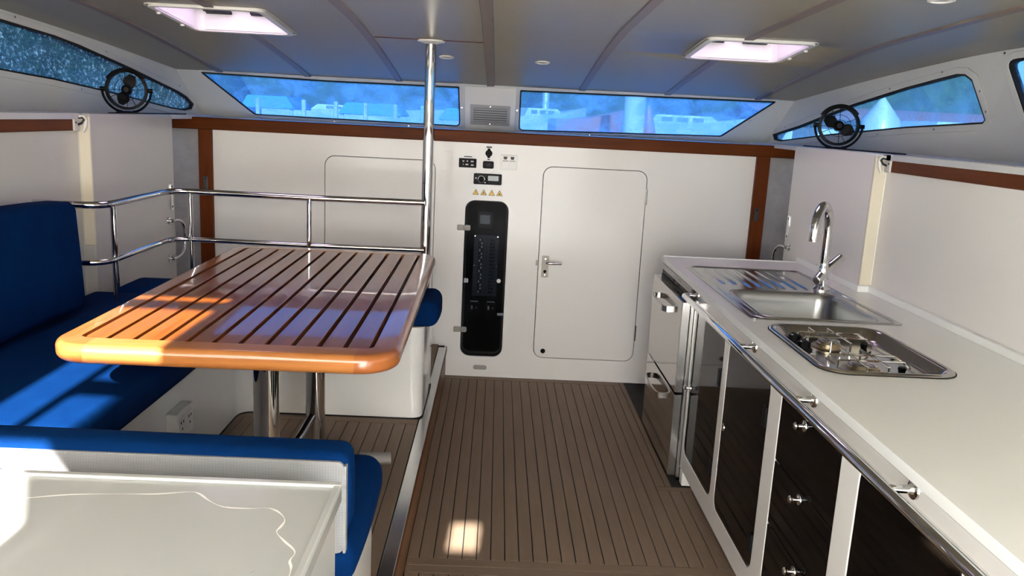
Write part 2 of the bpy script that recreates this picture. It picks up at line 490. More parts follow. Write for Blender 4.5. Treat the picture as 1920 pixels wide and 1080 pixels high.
# --- raised sole under the dinette
PZ = .19
plat = struct('floor_dinette', G().box(-1.98, -.262, -.45, 4.66, -.06, PZ - .004), rubber, 'raised teak-strip sole under the dinette table')
struct('riser_board', G().box(-.262, -.2515, -.45, 4.64, .004, PZ - .012), riser_wood, parent=plat)
struct('riser_lip', G().box(-.2515, -.2465, -.45, 4.64, PZ - .03, PZ - .004), trim_teak_y, parent=plat)
struct('edge_strip', G().box(-.292, -.2475, -.45, 4.60, PZ - .0035, PZ + .003), steel, parent=plat, bevel=.002)
pp0 = plank(plat, -.3424, -.2965, -.40, 3.372, PZ + .003, deck)
for i in range(1, 16): twin(pp0, (-.0495 * i, 0, 0))
plank(plat, -1.07, -.2965, 3.3755, 3.43, PZ + .003, deck_x)
for i in range(6): plank(plat, -.3424 - .0495 * i, -.2965 - .0495 * i, 3.945, 4.66, PZ + .003, deck)

# --- forward bulkhead with its flush doors
def wall_map(x, z, w): return (x, WALL_Y + w, z)
D1 = (.256, .135, .846, 1.250); D2 = (-.964, .135, -.345, 1.252); EP = (-.172, .128, .074, 1.041)
gw = G().plate([(-1.655, .004), (1.52, .004), (1.52, 1.40), (-1.655, 1.40)],
               [rrect(*D1, .055), rrect(*D2, .055), rrect(*EP, .055)], wall_map, .02)
struct('wall_front', gw, gelcoat, 'glossy white forward bulkhead with flush doors below the teak rail')
struct('wall_front_core', G().plate([(-2.02, -.05), (1.95, -.05), (1.95, 1.41), (-2.02, 1.41)], [rrect(-.16, .14, .062, 1.03, .04)], lambda x, z, w: (x, 4.725 + w, z), .02), dark_gap, 'dark core behind the bulkhead door gaps')

def flush_door(name, d, label):
    g = .0035
    o = struct(name, G().plate(rrect(d[0] + g, d[1] + g, d[2] - g, d[3] - g, .052), [], wall_map, .018), gelcoat, label, bevel=.002)
    return o
door1 = flush_door('door_1', D1, 'glossy white flush locker door with a chrome lever handle in the bulkhead')
door2 = flush_door('door_2', D2, 'flush white locker door behind the stainless guard rail')
# handle, plate, hinges and plug of the locker door
hp = link('handle_plate', G().prism(rrect(.278, .617, .318, .742, .004, 3), WALL_Y - .006, WALL_Y, 'y'), nickel, door1, bevel=.0015)
link('lever', G().tube([(.298, 4.664, .709), (.298, 4.632, .709), (.303, 4.622, .709), (.318, 4.619, .708), (.35, 4.621, .707), (.387, 4.626, .707)], [.008, .008, .009, .010, .009, .006], 10), chrome, door1)
link('keyhole', G().cyl((.298, 4.6665, .652), (.298, 4.6628, .652), .009), black_plastic, hp)
for z in (.725, .632): link('screw', G().cyl((.298, 4.6645, z), (.298, 4.6625, z), .0045, n=10), steel, hp)
link('latch_keeper', G().box(.243, .254, 4.658, 4.669, .685, .715), nickel, door1, bevel=.001)
link('finger_hole', G().lathe([(.014, 0), (.014, .003), (.009, .003), (.009, -.002)], (.313, 4.667, .178), (0, -1, 0), 18), black_plastic, door1)
for z in (1.105, .311): link('hinge', G().tube([(.846, 4.664, z - .045), (.846, 4.664, z + .045)], .005, 8), steel, door1)
link('hinge', G().box(-.352, -.325, 4.662, 4.669, .345, .385), steel, door2, bevel=.001)
link('hinge', G().tube([(-.345, 4.663, .17), (-.345, 4.663, .33)], .004, 8), dark_grey, door2)

# --- teak rail, posts and grey lining either side
struct('trim_1', G().box(-1.86, 1.72, 4.635, 4.70, 1.360, 1.425), trim_teak_x, 'long varnished teak rail along the top of the forward bulkhead', bevel=.006, seg=3)
for n, x0, x1, s, lab in (('trim_2', -1.654, -1.581, -1, 'teak door post at the port end of the bulkhead'), ('trim_3', 1.446, 1.521, 1, 'teak door post at the starboard end of the bulkhead')):
    t = struct(n, G().box(x0, x1, 4.645, 4.672, .002, 1.3595), trim_teak_z, lab, bevel=.003)
    xm = (x0 + x1) / 2 + (-.01 if s > 0 else 0)
    pz0 = 1.000 if s > 0 else 1.03
    sp = link('strike_plate', G().prism(rrect(xm - .013, pz0, xm + .013, pz0 + .075, .003, 2), 4.6425, 4.646, 'y'), steel, t)
    link('screw', G().cyl((xm, 4.6435, pz0 + .06), (xm, 4.641, pz0 + .06), .004, n=8), dark_grey, sp)
struct('wall_lining_port', G().box(-2.02, -1.655, 4.68, 4.70, -.05, 1.36), grey_lining, 'grey fabric lining outboard of the port door post')
struct('wall_lining_starboard', G().box(1.521, 1.95, 4.68, 4.70, -.05, 1.36), grey_lining, 'grey fabric lining outboard of the starboard door post')

# --- partition panels, recessed side walls and teak bands
def side_panel(name, xf, sg, y0, y1, label):
    x0, x1 = sorted((xf, xf + sg * .075))
    g = G().prism(rrect(y0, -.05, y1, 1.437, .016, 4), x0, x1, 'x')
    return struct(name, g, gelcoat_shaded if sg < 0 else gelcoat, label, bevel=.006, seg=3)
pl = side_panel('wall_panel_port', -1.65, -1, 3.42, 4.28, 'white partition panel beside the guard rail, fan on top')
pr_ = side_panel('wall_panel_starboard', 1.50, 1, 3.30, 4.22, 'white partition panel behind the galley tap, fan on top')
for par, xf, s, y in ((pl, -1.65, 1, 3.42), (pr_, 1.50, -1, 3.30)):
    x0, x1 = sorted((xf + s * .001, xf - s * .045))
    link('end_cap', G().box(x0, x1, y - .004, y + .012, .90, 1.425), gelcoat_cream, par, bevel=.004)
struct('wall_port', G().box(-1.76, -1.70, -.45, 3.425, -.05, 1.437), gelcoat_shaded, 'glossy white side wall behind the blue settee backrest')
struct('wall_starboard', G().box(1.55, 1.61, -.45, 3.305, -.05, 1.437), gelcoat, 'white side wall behind the galley worktop')
struct('trim_4', G().box(-1.71, -1.688, -.45, 3.385, 1.368, 1.434), trim_teak_y, 'teak band along the top of the side wall above the settee', bevel=.004)
struct('trim_5', G().box(1.538, 1.56, -.45, 3.262, 1.368, 1.434), trim_teak_y, 'teak band along the top of the side wall above the galley', bevel=.004)

# --- side decks (shelves) and outer hull sides that close the cabin below the windows
for sg, n, lab in ((-1, 'wall_shelf_port', 'white shelf below the port windows'), (1, 'wall_shelf_starboard', 'white shelf below the starboard windows')):
    xin = -1.68 if sg < 0 else 1.53
    g = G().loft([[(xin, y, z), (CX + sg * (half(y) + .05), y, z)] + [(CX + sg * (half(y) + .05), y, z + .022), (xin, y, z + .022)] for y, z in ((-.45, 1.413), (3.2, 1.413), (5.18, 1.413))])
    struct(n, g, gelcoat_edge, lab)
    struct('wall_hull_port' if sg < 0 else 'wall_hull_starboard',
           G().box(*sorted((CX + sg * 2.04, CX + sg * 2.10)), -.45, 5.18, -.3, 1.413), grey_lining, 'outer hull side ' + ('to port' if sg < 0 else 'to starboard'))
struct('wall_shelf_front', G().box(-1.95, 1.80, 4.69, 5.20, 1.403, 1.424), gelcoat_edge, 'white ledge below the forward windows')
g = G().tube([(1.58, 4.32, 1.438), (1.60, 3.9, 1.438), (1.64, 3.35, 1.438)], .004, 6)
struct('trim_6', g, rubber, 'thin black sealing strip on the shelf behind the starboard fan')
struct('trim_7', G().tube([(-1.70, 3.7, 1.438), (-1.70, 4.6, 1.438)], .0035, 6), rubber, 'thin black sealing strip on the shelf behind the port fan')

# --- windows
def window(name, out, mp, mat, label, sg_in=-1, screws=(), wall_t=.035, fw=.028):
    """frame proud of the wall, black gasket, tinted pane"""
    root = bpy.data.objects.new(name, None); COL.objects.link(root)
    cx = sum(p[0] for p in out) / len(out); cy = sum(p[1] for p in out) / len(out)
    root.location = mp(cx, min(p[1] for p in out), 0)
    tag(root, label, None, None, 'structure')
    link('window_frame', G().ring(offset(out, fw), offset(out, .001), lambda a, b, w: mp(a, b, -.007 + w), .0075), gelcoat_edge, root, bevel=.003)
    link('gasket', G().ring(offset(out, .0015), offset(out, -.006), lambda a, b, w: mp(a, b, -.004 + w), .028), rubber, root)
    link('pane', G().plate(offset(out, -.004), [], lambda a, b, w: mp(a, b, .014 + w), .006), mat, root)
    for (a, b) in screws:
        p0 = mp(a, b, -.0085); p1 = mp(a, b, -.005)
        link('screw', G().cyl(p0, p1, .0045, n=8), steel, root)
    return root

SW = [(5.049, 1.486), (5.022, 1.455), (4.941, 1.449), (4.405, 1.500), (3.796, 1.548), (3.319, 1.574), (3.308, 1.588), (3.417, 1.746), (3.462, 1.769), (3.516, 1.773), (3.838, 1.728), (4.245, 1.656), (4.746, 1.542)]
SWL = [(5.013, 1.492), (4.987, 1.464), (4.91, 1.454), (4.77, 1.463), (4.199, 1.531), (3.821, 1.570), (3.505, 1.592), (3.30, 1.605), (3.29, 1.615), (3.36, 1.765), (3.40, 1.788), (3.45, 1.795), (3.526, 1.792), (3.838, 1.761), (4.016, 1.734), (4.429, 1.653), (4.859, 1.557), (4.944, 1.530)]
AW = rpoly([(1.3, 1.60), (3.09, 1.60), (3.255, 1.815), (1.3, 1.835)], .03)
FL = rpoly([(-1.702, 1.672), (-1.473, 1.447), (-.237, 1.439), (-.240, 1.664), (-.97, 1.661)], [.006, .03, .03, .006, 0])
FR = rpoly([(.110, 1.662), (.117, 1.432), (1.348, 1.457), (1.584, 1.672)], [.006, .03, .03, .006])
for sg, nm, w1, lab in ((-1, 'wall_cabin_port', SWL, 'white cabin side around the crazed port window'), (1, 'wall_cabin_starboard', SW, 'white cabin side around the starboard windows')):
    top = [(y / 10, zc(y / 10) + .03) for y in range(52, -6, -2)]
    out = [(-.45, 1.42)] + [(3.2, 1.42), (5.19, 1.42)] + top
    struct(nm, G().plate(out, [w1, AW], side_map(sg), .03), gelcoat_edge, lab, smooth=False)
struct('wall_fascia', G().plate([(-1.86, 1.41), (1.72, 1.41), (1.74, 1.73), (-1.88, 1.73)], [FL, FR], front_map, .03), gelcoat_edge, 'white fascia around the two forward windows', smooth=False)
window('window_1', FL, front_map, pane_front, 'long blue-tinted forward window behind the steel pole', screws=[(-1.60, 1.53), (-1.0, 1.431), (-.55, 1.428), (-.226, 1.55)], fw=.016)
window('window_2', FR, front_map, pane_front, 'long blue-tinted forward window on the galley side', screws=[(.099, 1.55), (.55, 1.428), (1.0, 1.435), (1.48, 1.56)], fw=.016)
window('window_3', SWL, side_map(-1), pane_crazed, 'wedge-shaped port window with sparkling crazed acrylic', screws=[(4.86, 1.59), (4.2, 1.722), (3.6, 1.81), (4.0, 1.535)])
window('window_4', SW, side_map(1), pane_side_clear, 'wedge-shaped starboard window above the galley partition', screws=[(4.90, 1.53), (4.4, 1.64), (3.95, 1.725), (3.6, 1.785), (3.36, 1.70), (3.31, 1.62), (3.6, 1.545), (4.0, 1.515)])
window('window_5', AW, side_map(1), pane_side_clear, 'starboard window farther aft, only its forward corner in view', screws=[(3.26, 1.84), (3.19, 1.70)])
window('window_6', AW, side_map(-1), pane_crazed, 'port window farther aft')

# --- headliner panels with their battens
HATCH = ((-1.335, -.900, 3.225, 3.745), (.797, 1.226, 3.320, 3.785))
BX = (-1.59, -1.095, -.580, -.062, .460, .950, 1.470)
CEIL_END = 4.872
SUN_HOLES = ((-1.22, -.91, 0.0, .555), (-1.22, -.91, .585, .72), (-1.353, -1.245, -.40, .44), (-1.215, -1.11, -.40, -.05))      # open holes added in the unseen roof to place the sun patches
ys = sorted(set([-.45, 0, .5, 1, 1.5, 2, 2.3, 2.6, 2.8, 3.0, 3.1, 3.225 + .02, 3.32 + .02, 3.45, 3.55, 3.745 - .02, 3.785 - .02, 3.9, 4.0, 4.1, 4.2, 4.3, 4.4, 4.5, 4.6, 4.7, 4.8, CEIL_END] + [v for h in SUN_HOLES for v in h[2:]]))
xs = sorted(set([CX - 2.12, CX + 2.12, *BX] + [v for h in HATCH for v in (h[0] + .02, h[1] - .02)] + [-1.85, 1.7] + [v for h in SUN_HOLES for v in h[:2]]))
g = G()
vid = {}
for i, x in enumerate(xs):
    for j, y in enumerate(ys):
        vid[i, j] = len(g.v); g.v.append((x, y, zc(y)))
for i in range(len(xs) - 1):
    for j in range(len(ys) - 1):
        xm, ym = (xs[i] + xs[i + 1]) / 2, (ys[j] + ys[j + 1]) / 2
        if any(h[0] + .019 < xm < h[1] - .019 and h[2] + .019 < ym < h[3] - .019 for h in HATCH): continue
        if any(h[0] < xm < h[1] and h[2] < ym < h[3] for h in SUN_HOLES): continue
        g.f.append((vid[i, j], vid[i, j + 1], vid[i + 1, j + 1], vid[i + 1, j]))
ceiling = struct('ceiling', g, liner, 'grey vinyl headliner with curved battens')
sol = ceiling.modifiers.new('thickness', 'SOLIDIFY'); sol.thickness = .05; sol.offset = 1
# the faces look down after the recalculation or up: thickness must go upwards
if ceiling.data.polygons[0].normal.z < 0: sol.offset = -1
def on_ceiling(x0, x1, y0, y1, t, n=24):
    g = G(); L = []
    for k in range(n + 1):
        y = y0 + (y1 - y0) * k / n; z = zc(y)
        L.append([(x0, y, z + .002), (x0 + .004, y, z - t), (x1 - .004, y, z - t), (x1, y, z + .002)])
    return g.loft(L)
for b in BX:
    wd = .021 if abs(b) > .1 else .024
    segs = [(.75 if -1.4 < b < -.9 else -.45, CEIL_END - .01)]
    for h in HATCH:
        if h[0] < b < h[1]: segs = [(.75 if -1.4 < b < -.9 else -.45, h[2] - .002), (h[3] + .002, CEIL_END - .01)]
    for y0, y1 in segs:
        link('batten', on_ceiling(b - wd, b + wd, y0, y1, .006), batten_mat, ceiling)
link('seam', on_ceiling(-.559, -.083, 3.700, 3.709, .002, 2), trim_teak_x, ceiling)
# --- unseen aft screens added to light the cabin, holes shaping the sun
def am(x, z, w): return (x, -.40 + w, z)
# opaque light mask to port with its sun cut-out, translucent fill below and across
sun_cutout = [(-1.75, 1.54), (-.715, 1.54), (-.735, 1.72), (-.83, 1.81), (-.89, 1.905), (-1.75, 1.905)]
struct('wall_light_mask', G().plate([(-2.3, 1.2705), (-.69, 1.2705), (-.69, 1.93), (-2.3, 1.93)], [sun_cutout], am, .02), gelcoat, 'white panel added behind the camera to mask light, with a cut-out for the sun')  # added panel keeps light off the locker top; opening places the sun there
struct('wall_fill_sheet', G().plate([(-2.3, -.3), (1.05, -.3), (1.05, 1.82), (-.6895, 1.82), (-.6895, 1.27), (-2.3, 1.27)],
       [rrect(-.270, 1.690, -.167, 1.796, .008, 3)], am, .004), fill_sheet, 'translucent white screen added behind the camera to light the cabin')  # translucent sheet put in to light the cabin; small hole makes the floor patch
struct('wall_mask_header', G().plate([(-.6895, 1.8205), (1.05, 1.8205), (1.0505, -.3), (2.2, -.3), (2.2, 1.93), (-.6895, 1.93)], [], am, .02), gelcoat, 'white panel added behind the camera to mask light beside and over the fill screen')  # unseen opaque panel added to hold light off the port wall

# ================================================================== DINETTE
# --- moulded bench base, one U-shaped moulding
base = thing('settee_base', (-1.3, 2.6, PZ), 'white moulded U-shaped bench base around the dinette table', 'bench')
U = rpoly([(-1.69, 1.36), (-.249, 1.36), (-.249, 1.785), (-1.07, 1.785), (-1.07, 3.432), (-.283, 3.432), (-.283, 3.93), (-1.69, 3.93)],
          [0, .02, .05, .06, .07, .055, .03, 0], 6)
link('bench_moulding', G().prism(U, PZ + .003, .606), gelcoat_bench, base, bevel=.006)
link('black_sealant', G().prism(offset(U, .004), PZ + .0031, PZ + .009), rubber, base)
out_ = thing('wall_outlet', (-1.066, 2.70, .38), 'white twin outlet box on the bench base under the table', 'outlet')
link('box', G().prism(rrect(2.63, .375, 2.775, .478, .006, 3), -1.069, -1.030, 'x'), white_paint, out_, bevel=.003)
for y in (2.668, 2.737):
    link('face', G().prism(rrect(y - .027, .395, y + .027, .458, .004, 3), -1.030, -1.0275, 'x'), white_paint, out_)
    for dy, dz in ((-.010, .012), (.010, .012), (0, -.012)):
        link('slot', G().box(-1.0276, -1.0265, y + dy - .003, y + dy + .003, .427 + dz - .004, .427 + dz + .004), black_plastic, out_)

# --- cushions
def cushion(name, box, r, puff, label, seed, group='blue settee cushions', fn=None, cuts=9):
    g = G().soft(*box, r, puff, cuts, seed)
    if fn: g.map(fn)
    o = link(name, g, blue, angle=180)
    return tag(o, label, 'cushion', group)
cushion('seat_cushion', (-1.66, -.985, 1.875, 3.395, .607, .718), .035, .012, 'long blue seat cushion along the side wall, streaked with sunlight', 1)
def far_end(p):
    if p.x > -.36 and p.z > .66: p.z += .012 * min(1, (p.x + .36) / .1) * min(1, max(0, (p.y - 3.5) / .15))
    return p
cushion('seat_cushion', (-1.60, -.226, 3.42, 3.692, .607, .724), .042, .010, 'blue seat cushion on the far bench beneath the guard rail', 2, fn=far_end)
cushion('seat_cushion', (-1.66, -.238, 1.405, 1.852, .607, .715), .042, .010, 'blue seat cushion on the near bench, rounded end beside the gangway', 3)
def lean(p):
    t = (p.z - .73) / .4
    p.x -= .02 * t
    p.x -= (3.0 - p.y) * .02
    p.z += .01 * math.sin(p.y * 3)
    return p
cushion('backrest_cushion', (-1.60, -1.475, 1.9, 2.985, .736, 1.128), .03, .016, 'tall blue backrest cushion against the side wall', 4, 'blue backrests', lean)
nb = thing('bench_backrest', (-.95, 1.44, .726), 'blue backrest of the near bench with grey woven mesh on its back', 'backrest', 'blue backrests')
link('blue_cover', G().soft(-1.66, -.247, 1.402, 1.488, .727, .892, .022, .006, 9, 5), blue, nb, angle=180)
link('mesh_back', G().plate(rrect(-1.655, .700, -.252, .880, .012, 3), [], lambda x, z, w: (x, 1.3975 + w * 1, z), .008), grey_mesh, nb, bevel=.002)
link('mesh_edge', G().box(-.2535, -.2475, 1.398, 1.415, .70, .872), grey_mesh, nb, bevel=.002)
tag(link('grey_tube', G().cyl((-.47, 2.93, PZ + .028), (-.352, 2.945, PZ + .028), .024, n=18), M('pale_grey_plastic', (.22, .205, .185), .5), bevel=.003), 'short pale grey tube end lying on the dinette sole', 'tube')

# --- varnished slatted table
tb = thing('dinette_table', (-.680, 2.79, PZ), 'varnished teak dinette table with long slats and dark grooves', 'table')
tb.rotation_euler = (0, 0, math.radians(.7))
TX0, TX1, TY0, TY1, TZ = -1.119, -.241, 1.985, 3.625, .90
IX0, IX1, IY0, IY1 = TX0 + .060, TX1 - .067, TY0 + .078, TY1 - .068     # inner field
TH = .050; R = .105; ri = .035
slot = .0125
nsl = 11
pitch = (IX1 - IX0 - slot) / nsl
link('under_board', G().box(IX0 - .02, IX1 + .02, IY0 - .02, IY1 + .02, TZ - TH + .004, TZ - .024), groove_mat, tb)
for i in range(nsl):
    a = IX0 + slot + i * pitch; x1 = a + pitch - slot
    poly = [(a, IY0 + .001), (x1, IY0 + .001), (x1, IY1 - .001), (a, IY1 - .001)]
    if i == 0: poly = rpoly(poly, [ri * .7, 0, 0, ri * .7])
    if i == nsl - 1: poly = rpoly(poly, [0, ri * .7, ri * .7, 0])
    link('slat', G().prism(poly, TZ - .0245, TZ - .0005), varnish_y, tb, bevel=.0018)
# frame members: profile swept straight so that the rounded outer edge stays clean
def rail_prof(w, out_r=.018):
    """cross-section across the member: u from 0 (outer) to w (inner), v down from 0"""
    pts = [(w, 0)]
    pts += [(out_r - out_r * math.sin(a), -out_r + out_r * math.cos(a)) for a in [k * math.pi / 2 / 6 for k in range(7)]]
    pts += [(out_r - out_r * math.cos(a), -TH + out_r - out_r * math.sin(a)) for a in [k * math.pi / 2 / 6 for k in range(7)]]
    pts += [(w, -TH)]
    return pts
def straight(name, p0, p1, inward, w, mat):
    p0, p1, n = Vector(p0), Vector(p1), Vector(inward)
    L = [[(p.x + n.x * u, p.y + n.y * u, TZ + v) for u, v in rail_prof(w)] for p in (p0, p1)]
    return link(name, G().loft(L), mat, tb)
def corner(cx_, cy_, a0, wx, wy, sx, sy):
    """quarter-round corner block; wx, wy inner widths of the neighbours"""
    L = []
    path = []
    ox, oy = cx_ + sx * R, cy_ + sy * R                                   # arc centre
    a_s = {(1, 1): math.pi, (-1, 1): -math.pi / 2, (-1, -1): 0, (1, -1): math.pi / 2}[(sx, sy)]
    n = 10
    pts = [(ox + R * math.cos(a_s + k * math.pi / 2 / n), oy + R * math.sin(a_s + k * math.pi / 2 / n)) for k in range(n + 1)]
    ixc, iyc = cx_ + sx * wx, cy_ + sy * wy                               # inner corner
    for k, p in enumerate(pts):
        d = Vector((ox - p[0], oy - p[1])).normalized()
        t = k / n
        # inner edge point: runs along the inner field corner
        first_vertical = abs(math.cos(a_s)) > .5
        if first_vertical: A, B = (ixc, oy), (ox, iyc)
        else: A, B = (ox, iyc), (ixc, oy)
        C_ = (ixc, iyc)
        q = Vector(A) * (1 - t) ** 2 + Vector(C_) * 2 * t * (1 - t) + Vector(B) * t * t
        P = Vector(p); w = (q - P).length; dn = (q - P).normalized()
        L.append([(P.x + dn.x * u, P.y + dn.y * u, TZ + v) for u, v in rail_prof(w)])
    return link('corner_block', G().loft(L), varnish_c, tb)
wl, wr, wf, wb = IX0 - TX0, TX1 - IX1, IY0 - TY0, TY1 - IY1
straight('side_rail', (TX0, TY0 + R, 0), (TX0, TY1 - R, 0), (1, 0, 0), wl, varnish_fy)
straight('side_rail', (TX1, TY0 + R, 0), (TX1, TY1 - R, 0), (-1, 0, 0), wr, varnish_fy)
straight('end_rail', (TX0 + R, TY0, 0), (TX1 - R, TY0, 0), (0, 1, 0), wf, varnish_fx)
straight('end_rail', (TX0 + R, TY1, 0), (TX1 - R, TY1, 0), (0, -1, 0), wb, varnish_fx)
corner(TX0, TY0, 0, wl, wf, 1, 1); corner(TX1, TY0, 0, wr, wf, -1, 1); corner(TX1, TY1, 0, wr, wb, -1, -1); corner(TX0, TY1, 0, wl, wb, 1, -1)
for y in (2.32, 3.02):
    leg = link('leg', G().lathe([(.037, 0), (.037, TZ - TH - PZ - .016)], (-.652, y, PZ + .012), n=28), chrome, tb)
    link('foot_flange', G().lathe([(.085, 0), (.085, .006), (.05, .010), (.037, .016)], (-.652, y, PZ + .003), n=28), steel, leg)
    link('top_flange', G().lathe([(.037, -.016), (.075, -.010), (.08, 0)], (-.652, y, TZ - TH + .002), n=28), steel, leg)
link('strut', G().tube([(-.655, 3.0, .36), (-.685, 2.93, .305), (-.74, 2.83, .225), (-.75, 2.81, .200)], .017, 12), chrome, tb)

# --- stainless guard rail and mast support pole
gr = thing('guard_rail', (-.85, 3.715, .60), 'stainless two-bar guard rail behind the far bench', 'railing')
def railpath(z):
    P = [(-.318, 3.715, z), (-.834, 3.715, z - .003), (-1.36, 3.715, z)]
    P += [(-1.37 - .08 * math.sin(a), 3.635 + .08 * math.cos(a), z) for a in [k * math.pi / 2 / 8 for k in range(9)]]
    P += [(-1.45, 3.4, z), (-1.45, 3.13, z)]
    P += [(-1.45 - .07 + .07 * math.cos(a), 3.13 - .07 * math.sin(a), z) for a in [k * math.pi / 2 / 6 for k in range(1, 7)]]
    P += [(-1.695, 3.06, z)]
    return P
link('top_rail', G().tube(railpath(1.112), .0135, 14), chrome, gr)
link('middle_rail', G().tube(railpath(.897), .0115, 14), chrome, gr)
for x, y in ((-.834, 3.712), (-1.365, 3.715), (-1.45, 3.155)):
    link('post', G().cyl((x, y, .733 if y < 3.2 else .608), (x, y, 1.105), .0115, n=14), chrome, gr)
po = thing('support_pole', (-.312, 3.73, .60), 'tall polished steel support pole from the bench to the headliner', 'pole')
link('tube', G().cyl((-.312, 3.73, .61), (-.312, 3.73, zc(3.73) - .002), .024, n=28), chrome, po)
link('ceiling_flange', G().lathe([(.024, -.014), (.034, -.010), (.058, -.004), (.060, .002)], (-.312, 3.73, zc(3.73)), n=28), white_paint, po)

# --- foreground locker
lk = thing('foreground_locker', (-.95, .75, PZ), 'glossy white locker in the foreground with a dried water mark on its top', 'cabinet')
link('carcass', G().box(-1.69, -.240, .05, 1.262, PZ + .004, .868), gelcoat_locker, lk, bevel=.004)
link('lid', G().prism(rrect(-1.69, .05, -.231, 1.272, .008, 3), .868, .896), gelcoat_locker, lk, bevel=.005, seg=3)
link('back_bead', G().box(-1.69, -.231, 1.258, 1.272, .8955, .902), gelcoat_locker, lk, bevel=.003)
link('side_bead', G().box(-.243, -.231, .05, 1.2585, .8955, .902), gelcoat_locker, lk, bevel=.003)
DR = [(-.90, 1.165), (-.732, 1.178), (-.693, 1.184), (-.637, 1.2), (-.559, 1.209), (-.511, 1.213), (-.465, 1.225), (-.447, 1.22), (-.423, 1.197), (-.395, 1.179), (-.356, 1.177), (-.33, 1.181), (-.311, 1.171), (-.294, 1.147), (-.294, 1.125), (-.296, 1.108), (-.279, 1.084), (-.257, 1.056), (-.258, 1.032), (-.252, 1.014), (-.25, .988), (-.26, .95)]
def smooth_line(pts, n=4):
    out = []
    for i in range(len(pts) - 1):
        p = [Vector(pts[max(0, i - 1)]), Vector(pts[i]), Vector(pts[i + 1]), Vector(pts[min(len(pts) - 1, i + 2)])]
        for k in range(n):
            t = k / n
            out.append(.5 * ((2 * p[1]) + (p[2] - p[0]) * t + (2 * p[0] - 5 * p[1] + 4 * p[2] - p[3]) * t * t + (3 * p[1] - p[0] - 3 * p[2] + p[3]) * t ** 3))
    return out + [Vector(pts[-1])]
sl = smooth_line(DR)
L = []
for i, p in enumerate(sl):
    d = (sl[min(i + 1, len(sl) - 1)] - sl[max(0, i - 1)]).normalized(); nn = Vector((-d.y, d.x)) * (.0013 + .0008 * math.sin(i * .7))
    L.append([(p.x + nn.x, p.y + nn.y, .8966), (p.x - nn.x, p.y - nn.y, .8966)])
link('water_mark', G().loft(L, False, False, closed=False), M('dried_salt', (.92, .91, .87), .45), lk)
for (x, y, a) in ((-.44, 1.04, .3), (-.30, 1.00, .9), (-.308, 1.008, 2.0), (-.66, 1.06, .1)):
    link('scuff', G().prism([(x + .005 * math.cos(a), y + .005 * math.sin(a)), (x + .0012, y + .001), (x - .004 * math.cos(a), y - .004 * math.sin(a)), (x - .001, y - .0012)], .8961, .8965), M('scuff_grey', (.42, .41, .38), .6), lk)

# ================================================================== GALLEY
FX = .84                                   # plane of the cabinet fronts
# --- worktop with cut-outs and a low upstand
wt = thing('galley_worktop', (1.2, 1.8, .80), 'long white galley worktop with rounded front edge and low upstand', 'worktop')
top = [(.822, -.35), (1.545, -.35), (1.545, 3.285), (1.495, 3.285), (1.495, 3.985), (.822, 3.985)]
SINK = (.873, 2.690, 1.397, 3.705); HOB = (.892, 2.085, 1.272, 2.622)
gk = G().plate(rpoly(top, [0, 0, 0, 0, 0, .012]), [rrect(SINK[0] + .012, SINK[1] + .012, SINK[2] - .012, SINK[3] - .012, .02, 3), rrect(HOB[0] + .012, HOB[1] + .012, HOB[2] - .012, HOB[3] - .012, .06)],
               lambda x, y, w: (x, y, .855 + w), .025)
link('slab', gk, worktop_mat, wt, bevel=.006, seg=3)
link('upstand', G().prism([(1.530, -.35), (1.549, -.35), (1.549, 3.299), (1.530, 3.299)], .8795, .906), worktop_mat, wt, bevel=.004)
link('upstand', G().prism([(1.484, 3.272), (1.530, 3.272), (1.530, 3.299), (1.499, 3.299), (1.499, 3.985), (1.484, 3.985)], .8795, .906), worktop_mat, wt, bevel=.004)
link('back_bead', G().box(.83, 1.484, 3.972, 3.985, .8795, .884), worktop_mat, wt, bevel=.002)
# apron moulding below the front edge
ap = [(.824, .858), (.828, .850), (FX, .842), (FX, .80), (FX + .02, .80), (FX + .02, .858)]
link('apron', G().prism(ap, -.35, 3.318, 'y'), gelcoat_bench, wt, bevel=.004)

# --- cabinet below it: face frame with smoked doors and drawers
cb = thing('galley_cabinet', (1.2, 1.6, 0), 'white galley cabinet run with black gloss doors and drawers', 'cabinet')
A = (2.845, .152, 3.285, .785); B = (2.335, .152, 2.785, .785); Dr = (1.815, .0, 2.237, .785); E_ = (1.30, .10, 1.716, .795)
def rr(b, r=.045): return rrect(b[0], b[1], b[2], b[3], r)
DRW = (1.815, .10, 2.237, .785)
F_ = (.70, .10, 1.20, .795)
def gm(y, z, w): return (FX + w, y, z)
link('face_frame', G().plate([(-.35, .072), (3.315, .072), (3.315, .80), (-.35, .80)], [rr(A), rr(B), rr(DRW, .02), rr(E_), rr(F_)], gm, .018), gelcoat_bench, cb, bevel=.003)
link('carcass', G().box(FX + .019, 1.53, -.35, 3.315, .072, .70), black_plastic, cb)
link('plinth', G().box(.905, 1.53, -.35, 3.315, .004, .072), gelcoat_bench, cb)
link('corner_foot', G().box(FX + .002, .90, 3.268, 3.315, .004, .072), gelcoat_bench, cb, bevel=.006)
def knob(parent, y, z):
    k = link('knob', G().lathe([(.011, 0), (.011, .003), (.006, .005), (.005, .016), (.009, .019), (.0105, .024), (.008, .028), (.002, .029)], (FX - .0005, y, z), (-1, 0, 0), 16), chrome, parent)
    link('rosette', G().lathe([(.0155, 0), (.015, .0025), (.011, .003)], (FX - .0003, y, z), (-1, 0, 0), 18), chrome, k)
def black_hinge(parent, y, z):
    link('hinge', G().prism(rrect(y - .014, z - .032, y + .014, z + .032, .003, 2), FX - .007, FX + .001, 'x'), black_plastic, parent, bevel=.0015)
